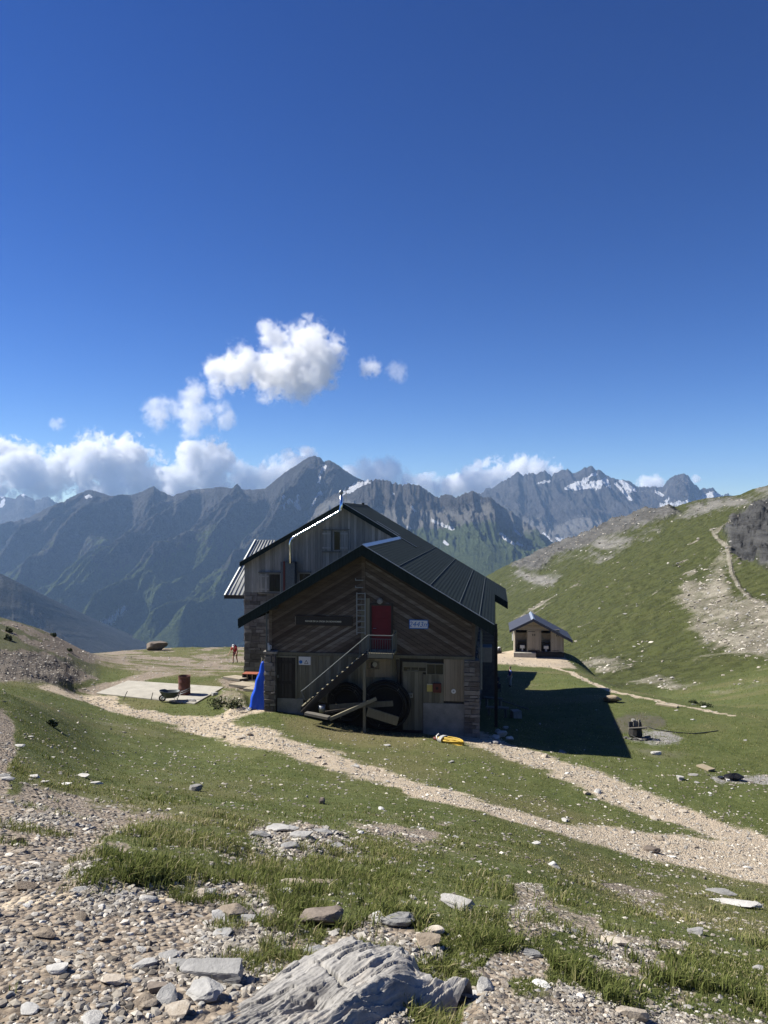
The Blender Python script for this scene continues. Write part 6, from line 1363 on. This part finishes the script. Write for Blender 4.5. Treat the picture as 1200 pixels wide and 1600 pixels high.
# --- gravel: far too many to count
ico_v = []; 
bm = bmesh.new(); bmesh.ops.create_icosphere(bm, subdivisions=1, radius=1.0); bm.verts.ensure_lookup_table()
ico_v = np.array([v.co[:] for v in bm.verts]); ico_f = np.array([[v.index for v in f.verts] for f in bm.faces]); bm.free()
def pebble_field(n, weight, seed, size, dmax, rlo=0.0):
    xs, ys, zs, r, c, rng = scatter(weight, n, dmax, seed)
    s = size(rng, ys, n)
    base = ico_v[None]*(1+rng.uniform(-0.42, 0.42, (n, len(ico_v), 1)))*np.stack([np.ones(n), rng.uniform(0.5, 1.0, n), rng.uniform(0.22, 0.6, n)], -1)[:, None, :]
    a = rng.uniform(0, 6.283, n); b = rng.normal(0, 0.3, n)
    ca, sa, cb, sb = np.cos(a)[:, None], np.sin(a)[:, None], np.cos(b)[:, None], np.sin(b)[:, None]
    x, y, z = base[..., 0], base[..., 1], base[..., 2]
    y, z = y*cb-z*sb, y*sb+z*cb; x, y = x*ca-y*sa, x*sa+y*ca
    V = np.stack([x*s[:, None]+xs[:, None], y*s[:, None]+ys[:, None], z*s[:, None]+zs[:, None]+s[:, None]*0.08], -1).reshape(-1, 3)
    Fc = (ico_f[None]+(np.arange(n)*len(ico_v))[:, None, None]).reshape(-1, 3)
    return V, Fc, np.repeat(rlo+(1-rlo)*rng.random(n), len(ico_v))
def joinf(parts):
    V = []; Fs = []; Rn = []; o = 0
    for v, f, r in parts: V.append(v); Fs.append(f+o); Rn.append(r); o += len(v)
    return np.concatenate(V), np.concatenate(Fs), np.concatenate(Rn)
M_peb, t = newmat('gravel_stone'); rn = t.attr('rnd'); v = t.coord('Object'); n = t.noise(v, 30.0, 5, 0.6)
cl = t.ramp(rn, [(0.0, (0.10, 0.088, 0.072)), (0.25, (0.20, 0.178, 0.15)), (0.5, (0.29, 0.26, 0.215)), (0.68, (0.37, 0.335, 0.275)), (0.82, (0.28, 0.275, 0.262)), (0.92, (0.48, 0.44, 0.37)), (1.0, (0.66, 0.62, 0.54))])
cl = t.mix(0.5, cl, t.ramp(n, [(0.3, (0.45, 0.45, 0.45)), (0.7, (1.2, 1.2, 1.2))]), 'MULTIPLY'); t.l.new(cl, t.b.inputs['Base Color']); t.b.inputs['Roughness'].default_value = 0.9; bump(t, n, 0.5, 0.01)
near_sz = lambda rng, y, n: (0.0035+0.020*rng.random(n)**3.6)*np.maximum(1, (y/3.0)**0.45)
path_sz = lambda rng, y, n: (0.010+0.030*rng.random(n)**2.5)*np.maximum(1, (y/12.0)**0.6)
gr_w = m_grav*(0.06+0.94*clump**1.6)*(~inrock)
parts = [pebble_field(23000, gr_w*(GY < 14)*(PXI < 690), 601, near_sz, 14), pebble_field(15000, gr_w*(GY < 14)*(PXI >= 690), 602, lambda rng, y, n: (0.0025+0.012*rng.random(n)**3.2)*np.maximum(1, (y/3.0)**0.45), 14), pebble_field(6500, m_path*(PY2 > 1090)*(GY > 6), 603, path_sz, 40, 0.3), pebble_field(4000, np.clip(m_path+m_grav, 0, 1)*(GY > 25), 605, path_sz, 85, 0.25),
         pebble_field(9000, (1-grav_all)*(GY < 30)*(0.25+sstep(0.0, 0.5, nzA)), 607, lambda rng, y, n: (0.004+0.018*rng.random(n)**3)*np.maximum(1, (y/4.0)**0.6), 30),
         pebble_field(1300, np.clip(pits, 0, 1)+0.4*ash, 609, lambda rng, y, n: 0.02+0.05*rng.random(n)**3, 60), pebble_field(2500, pit*1.0, 611, near_sz, 12),
         pebble_field(2600, (np.clip(m_tan, 0, 1)+0.5*m_rock*(1-outc)+0.02*(1-outc))*(GY > 95), 613, lambda rng, y, n: (0.10+0.5*rng.random(n)**3)*(y/180.0)**0.6, 520, 0.3)]
V, Fc, Rn = joinf(parts)
tag(link('gravel', mesh_np('gravel', V, Fc, M_peb, False, {'rnd': Rn})), 'loose gravel and pebbles covering the paths and bare slopes', 'gravel', kind='stuff')

# ================================================================ GRASS
def blades(n, weight, seed, hfun, dmax, wmul=1.0, lean=0.45):
    xs, ys, zs, r, c, rng = scatter(weight, n, dmax, seed)
    h = hfun(rng, ys, n); wd = np.maximum(0.0022, h*0.05)*wmul*np.maximum(1, (ys/4.0)**0.75)
    a = rng.uniform(0, 6.283, n); la = rng.normal(0.4, 1.5, n); ln = np.abs(rng.normal(0, lean, n))+0.15
    dx, dy = np.cos(a), np.sin(a); ex, ey = np.cos(la), np.sin(la)
    P = np.zeros((n, 5, 3)); B = np.stack([xs, ys, zs-0.004], -1); side = np.stack([dx, dy, 0*dx], -1)
    l1 = np.stack([ex*ln*h*0.25, ey*ln*h*0.25, h*0.55], -1); l2 = np.stack([ex*ln*h*0.8, ey*ln*h*0.8, h*(1-0.25*np.minimum(ln, 1.5))], -1)
    P[:, 0] = B-side*wd[:, None]; P[:, 1] = B+side*wd[:, None]; P[:, 2] = B+l1-side*(wd*0.75)[:, None]; P[:, 3] = B+l1+side*(wd*0.75)[:, None]; P[:, 4] = B+l2
    f = np.array([[0, 1, 3], [0, 3, 2], [2, 3, 4]])
    return P.reshape(-1, 3), (f[None]+(np.arange(n)*5)[:, None, None]).reshape(-1, 3), np.repeat((1-0.75*sstep(90, 130, ys))*np.clip(rng.normal(0.46, 0.25, n)+0.35*dry[r, c]+0.25*nzA[r, c], 0, 1), 5)
M_grass, t = newmat('grass_blade'); rn = t.attr('rnd'); t.n.remove(t.b)
cg = t.ramp(rn, [(0.0, (0.070, 0.090, 0.025)), (0.3, (0.122, 0.145, 0.045)), (0.6, (0.185, 0.202, 0.070)), (0.82, (0.28, 0.255, 0.12)), (1.0, (0.45, 0.39, 0.24))])
df = t('ShaderNodeBsdfDiffuse', {'Color': cg}); tl = t('ShaderNodeBsdfTranslucent', {'Color': cg}); mx = t('ShaderNodeMixShader', {0: 0.35}); t.l.new(df.outputs[0], mx.inputs[1]); t.l.new(tl.outputs[0], mx.inputs[2]); t.l.new(mx.outputs[0], t.out.inputs[0])
gcl = sstep(-0.35, 0.3, fbm(GX*1.7, GY*1.7, 4, 701))
meadow = (1-sstep(0.25, 0.7, grav_all+0.25*(fbm(GX*5, GY*5, 3, 703))))*(1-np.clip(m_rock+m_tan, 0, 1))*(~inrock)*(1-0.8*pits)
tuftz = zone([(110,1370),(170,1310),(240,1285),(320,1270),(400,1290),(400,1340),(330,1365),(230,1390),(140,1395)], 14, 14)
for z in ([(400,1440),(440,1425),(490,1445),(505,1490),(470,1515),(420,1500)], [(470,1330),(560,1320),(640,1330),(640,1400),(560,1420),(480,1380)], [(640,1500),(710,1500),(720,1560),(690,1640),(640,1640)], [(720,1420),(860,1440),(860,1480),(740,1480)], [(420,1390),(520,1400),(500,1430),(430,1420)], [(360,1340),(440,1340),(450,1370),(380,1380)]):
    tuftz = np.maximum(tuftz, zone(z, 12, 24))
tuftz = np.maximum(tuftz*(1-hum), humn*0.9)*(GY < 14)
hm = lambda rng, y, n: (0.009+0.020*rng.random(n)**1.5)*np.maximum(1, (y/5.0)**0.35)
ht_ = lambda rng, y, n: (0.025+0.055*rng.random(n)**1.7)
parts = [blades(170000, meadow*(0.2+0.8*gcl)*(1-0.6*sstep(14, 30, GY)), 801, hm, 36),
         blades(22000, tuftz*(0.05+0.95*sstep(-0.05, 0.3, fbm(GX*4, GY*4, 3, 705)))*(~inrock), 803, ht_, 14, 0.8, 0.7),
         blades(12000, meadow*(GY < 14)*sstep(0.25, 0.5, fbm(GX*2.2, GY*2.2, 3, 707)), 805, lambda rng, y, n: 0.04+0.05*rng.random(n), 14, 0.9, 0.6),
         blades(30000, (1-np.clip(m_tan+m_rock, 0, 1))*(GY > 88)*(0.2+0.8*gcl), 809, lambda rng, y, n: (0.08+0.16*rng.random(n))*(y/150.0)**0.5, 520, 0.25, 0.6),
         blades(26000, meadow*(GY > 28)*(0.25+0.75*gcl), 811, lambda rng, y, n: (0.03+0.05*rng.random(n))*(y/30.0)**0.4, 92, 0.5, 0.6),
         blades(5000, m_grav*sstep(0.3, 0.5, fbm(GX*3.2, GY*3.2, 3, 709))*(GY < 8)*(~inrock), 807, lambda rng, y, n: 0.02+0.04*rng.random(n), 8, 0.9, 0.6)]
V, Fc, Rn = joinf(parts)
tag(link('grass', mesh_np('grass', V, Fc, M_grass, False, {'rnd': Rn})), 'short alpine grass and tufts covering the slope', 'grass', kind='stuff')

# ================================================================ SHRUBS on the knoll, the mound and the lower edge of the meadow
M_leaf, t = newmat('shrub_leaf'); t.l.new(t.ramp(t.attr('rnd'), [(0.0, (0.022, 0.034, 0.012)), (0.6, (0.052, 0.068, 0.022)), (1.0, (0.11, 0.115, 0.045))]), t.b.inputs['Base Color']); t.b.inputs['Roughness'].default_value = 0.8
def shrub(px, py, wpx, hpx, label, seed, n=420):
    p = hit(px, py); rng = np.random.default_rng(seed); w = wpx*p.y/F*0.5; h = hpx*p.y/F
    o = tag(empty('shrub', p), label, 'shrub'); ls = max(0.05, w*0.10)
    c = rng.normal(0, 1, (n, 3)); c /= np.linalg.norm(c, axis=1)[:, None]; c *= (0.55+0.45*rng.random((n, 1))**0.5)*(0.8+0.35*np.sin(c[:, :1]*5+seed)*np.cos(c[:, 1:2]*4))
    c = np.stack([c[:, 0]*w, c[:, 1]*w*0.8, np.abs(c[:, 2])*h], -1)
    d = rng.normal(0, 1, (n, 2, 3)); d /= np.linalg.norm(d, axis=2)[..., None]; s = ls*(0.5+rng.random((n, 1)))
    P4 = np.stack([c-d[:, 0]*s, c+d[:, 1]*s*0.5, c+d[:, 0]*s, c-d[:, 1]*s*0.5], 1).reshape(-1, 3)
    link('foliage', mesh_np('foliage', P4, np.arange(n*4).reshape(n, 4), M_leaf, False, {'rnd': np.repeat(rng.random(n), 4)}), o)
    q = MB()
    for k in range(5): a = k*1.3; q.tube([(0, 0, -0.05), (w*0.3*math.cos(a), w*0.3*math.sin(a), h*0.35), (w*0.55*math.cos(a), w*0.5*math.sin(a), h*0.7)], [ls*0.25, ls*0.18, ls*0.08], 5)
    q.build('stem', M_dkwood, o)
for px, py, w_, h_, lab in ((12, 1000, 14, 8, 'dark low shrub on the knoll at the left edge, the lower one'), (13, 988, 12, 8, 'dark low shrub on the knoll at the left edge, the upper one'), (83, 995, 12, 7, 'dark shrub on the right flank of the knoll'), (108, 1018, 10, 5, 'small dark shrub where the knoll meets the plateau'),
    (342, 1104, 38, 18, 'bushy plant on the left of the mound beside the slab'), (366, 1106, 34, 16, 'bushy plant on the right of the mound beside the slab'), (415, 1104, 16, 12, 'green plant at the foot of the blue tarpaulin'), (1100, 1104, 26, 7, 'dark scrub by the thin path at the meadow edge'), (1084, 1099, 16, 6, 'small dark scrub above the meadow edge'), (262, 1010, 14, 5, 'green shrub right of the big boulder'), (80, 1134, 20, 9, 'spiky dark plant in the upper left grass')):
    shrub(px, py, w_, h_, lab, int(px)+3)
# ================================================================ CLOUDS (volumes well beyond the peaks)
CD = 9700.0
def cloud(label, blobs, dens, soft, nscale, thr, seed, D=CD, aniso=0.0, squash=1.0, stretch=(1, 1, 1), grow=1.14):
    """blobs: (photo column, row, radius in photo pixels)"""
    k = D/F; cxm = sum(b[0] for b in blobs)/len(blobs); cym = sum(b[1] for b in blobs)/len(blobs); c = at(cxm, cym, D)
    bm = bmesh.new(); loc = []
    for i, (px, py, r) in enumerate(blobs):
        r = r*grow; p = at(px, py, D)-c; p.y = 0.6*r*k*math.sin(i*2.1+seed); loc.append((p, r*k))
        tmp = bmesh.ops.create_icosphere(bm, subdivisions=2, radius=r*k*1.05, matrix=Matrix.Translation(p))
    me = bpy.data.meshes.new('cloud'); bm.to_mesh(me); bm.free()
    o = link('cloud', me, None, c)
    m = o.modifiers.new('join', 'REMESH'); m.mode = 'VOXEL'; m.voxel_size = max(8.0, 4.0*k); 
    bpy.context.view_layer.update(); nm = bpy.data.meshes.new_from_object(o.evaluated_get(bpy.context.evaluated_depsgraph_get()))
    o.modifiers.clear(); o.data = nm
    mat = bpy.data.materials.new('cloud_water'); mat.use_nodes = True; t = NT(mat); t.n.clear()
    co = t('ShaderNodeTexCoord').outputs['Object']
    f = None
    for p, r in loc:
        d = t('ShaderNodeVectorMath', {0: co, 1: tuple(p)}, operation='DISTANCE').outputs['Value']
        e = t.math('SUBTRACT', 1.0, t.math('DIVIDE', d, r)); f = e if f is None else t.math('MAXIMUM', f, e)
    v = t('ShaderNodeMapping', {'Vector': co, 'Location': (seed*731.0, seed*311.0, 0), 'Scale': tuple(s*nscale/(100.0*k) for s in stretch)}).outputs[0]
    n = t.math('ADD', t.math('MULTIPLY', t.noise(v, 1.6, 3, 0.5, 0.3), 0.5), t.math('MULTIPLY', t.noise(v, 4.6, 8, 0.62, 0.5), 0.5))
    g = t.math('ADD', f, t.math('MULTIPLY', t.math('SUBTRACT', n, 0.5), 4.2))
    den = t('ShaderNodeMapRange', {'Value': g, 'From Min': thr, 'From Max': thr+soft, 'To Min': 0.0, 'To Max': dens}); den.clamp = True
    edge = t('ShaderNodeMapRange', {'Value': f, 'From Min': 0.0, 'From Max': 0.25, 'To Min': 0.0, 'To Max': 1.0})
    dd = t.math('MULTIPLY', den.outputs[0], edge.outputs[0])
    sc = t('ShaderNodeVolumeScatter', {'Color': (1, 1, 1, 1), 'Density': dd, 'Anisotropy': aniso}); out = t('ShaderNodeOutputMaterial'); t.l.new(sc.outputs[0], out.inputs['Volume'])
    nm.materials.clear(); nm.materials.append(mat)
    return tag(o, label, 'cloud')
cloud('largest white cloud alone in the blue sky above the pyramid summit', [(345,578,32),(385,582,42),(425,580,46),(460,572,56),(492,560,50),(480,525,36),(430,530,28),(415,512,16),(470,600,34),(505,580,32)], 0.0115, 0.5, 1.7, 0.36, 3, grow=1.22)
cloud('thin wispy cloud below and left of the largest one', [(255,650,30),(290,648,34),(325,645,34),(310,620,26),(345,655,22),(335,612,20)], 0.0058, 0.55, 1.7, 0.36, 5, grow=1.2)
cloud('tiny faint wisp right of the largest cloud', [(578,573,18)], 0.0055, 0.5, 2.5, 0.25, 7, grow=1.3)
cloud('faintest tiny wisp farthest right in the open sky', [(620,581,20)], 0.0022, 0.5, 2.5, 0.25, 9)
cloud('tiny faint wisp low in the sky at the left', [(94,664,14)], 0.004, 0.5, 2.5, 0.25, 11)
cloud('cumulus bank at the left edge above the massif', [(-30,730,60),(15,725,46),(50,735,44),(90,735,44),(125,728,48),(165,722,50),(200,720,46),(225,735,40),(180,755,40),(140,760,34),(60,760,36),(0,765,40),(215,762,30)], 0.0150, 0.24, 2.0, 0.34, 13)
cloud('cumulus tower between the massif crest and the sky left of the summit', [(262,765,34),(290,755,40),(310,735,42),(330,715,38),(345,722,26),(300,712,30),(325,755,36),(350,760,22)], 0.0150, 0.24, 2.0, 0.34, 15)
cloud('cloud bank touching the left shoulder of the pyramid summit', [(385,755,34),(415,745,36),(440,735,32),(465,722,26),(480,712,18),(400,770,30)], 0.010, 0.3, 1.9, 0.30, 17)
cloud('low cloud behind the right shoulder of the pyramid summit', [(550,745,22),(575,740,30),(605,745,32),(635,752,24),(668,758,26),(690,765,22)], 0.009, 0.28, 2.0, 0.28, 19)
cloud('low cloud behind the saddle left of the snowy peaks', [(715,758,26),(745,750,32),(780,740,32),(815,735,30),(845,732,24),(870,736,18),(760,765,30)], 0.013, 0.24, 2.0, 0.28, 21)
cloud('small cloud fragment behind the gap between the snowy peaks', [(1005,757,18),(1025,756,18),(1090,750,10)], 0.011, 0.3, 2.0, 0.26, 23)
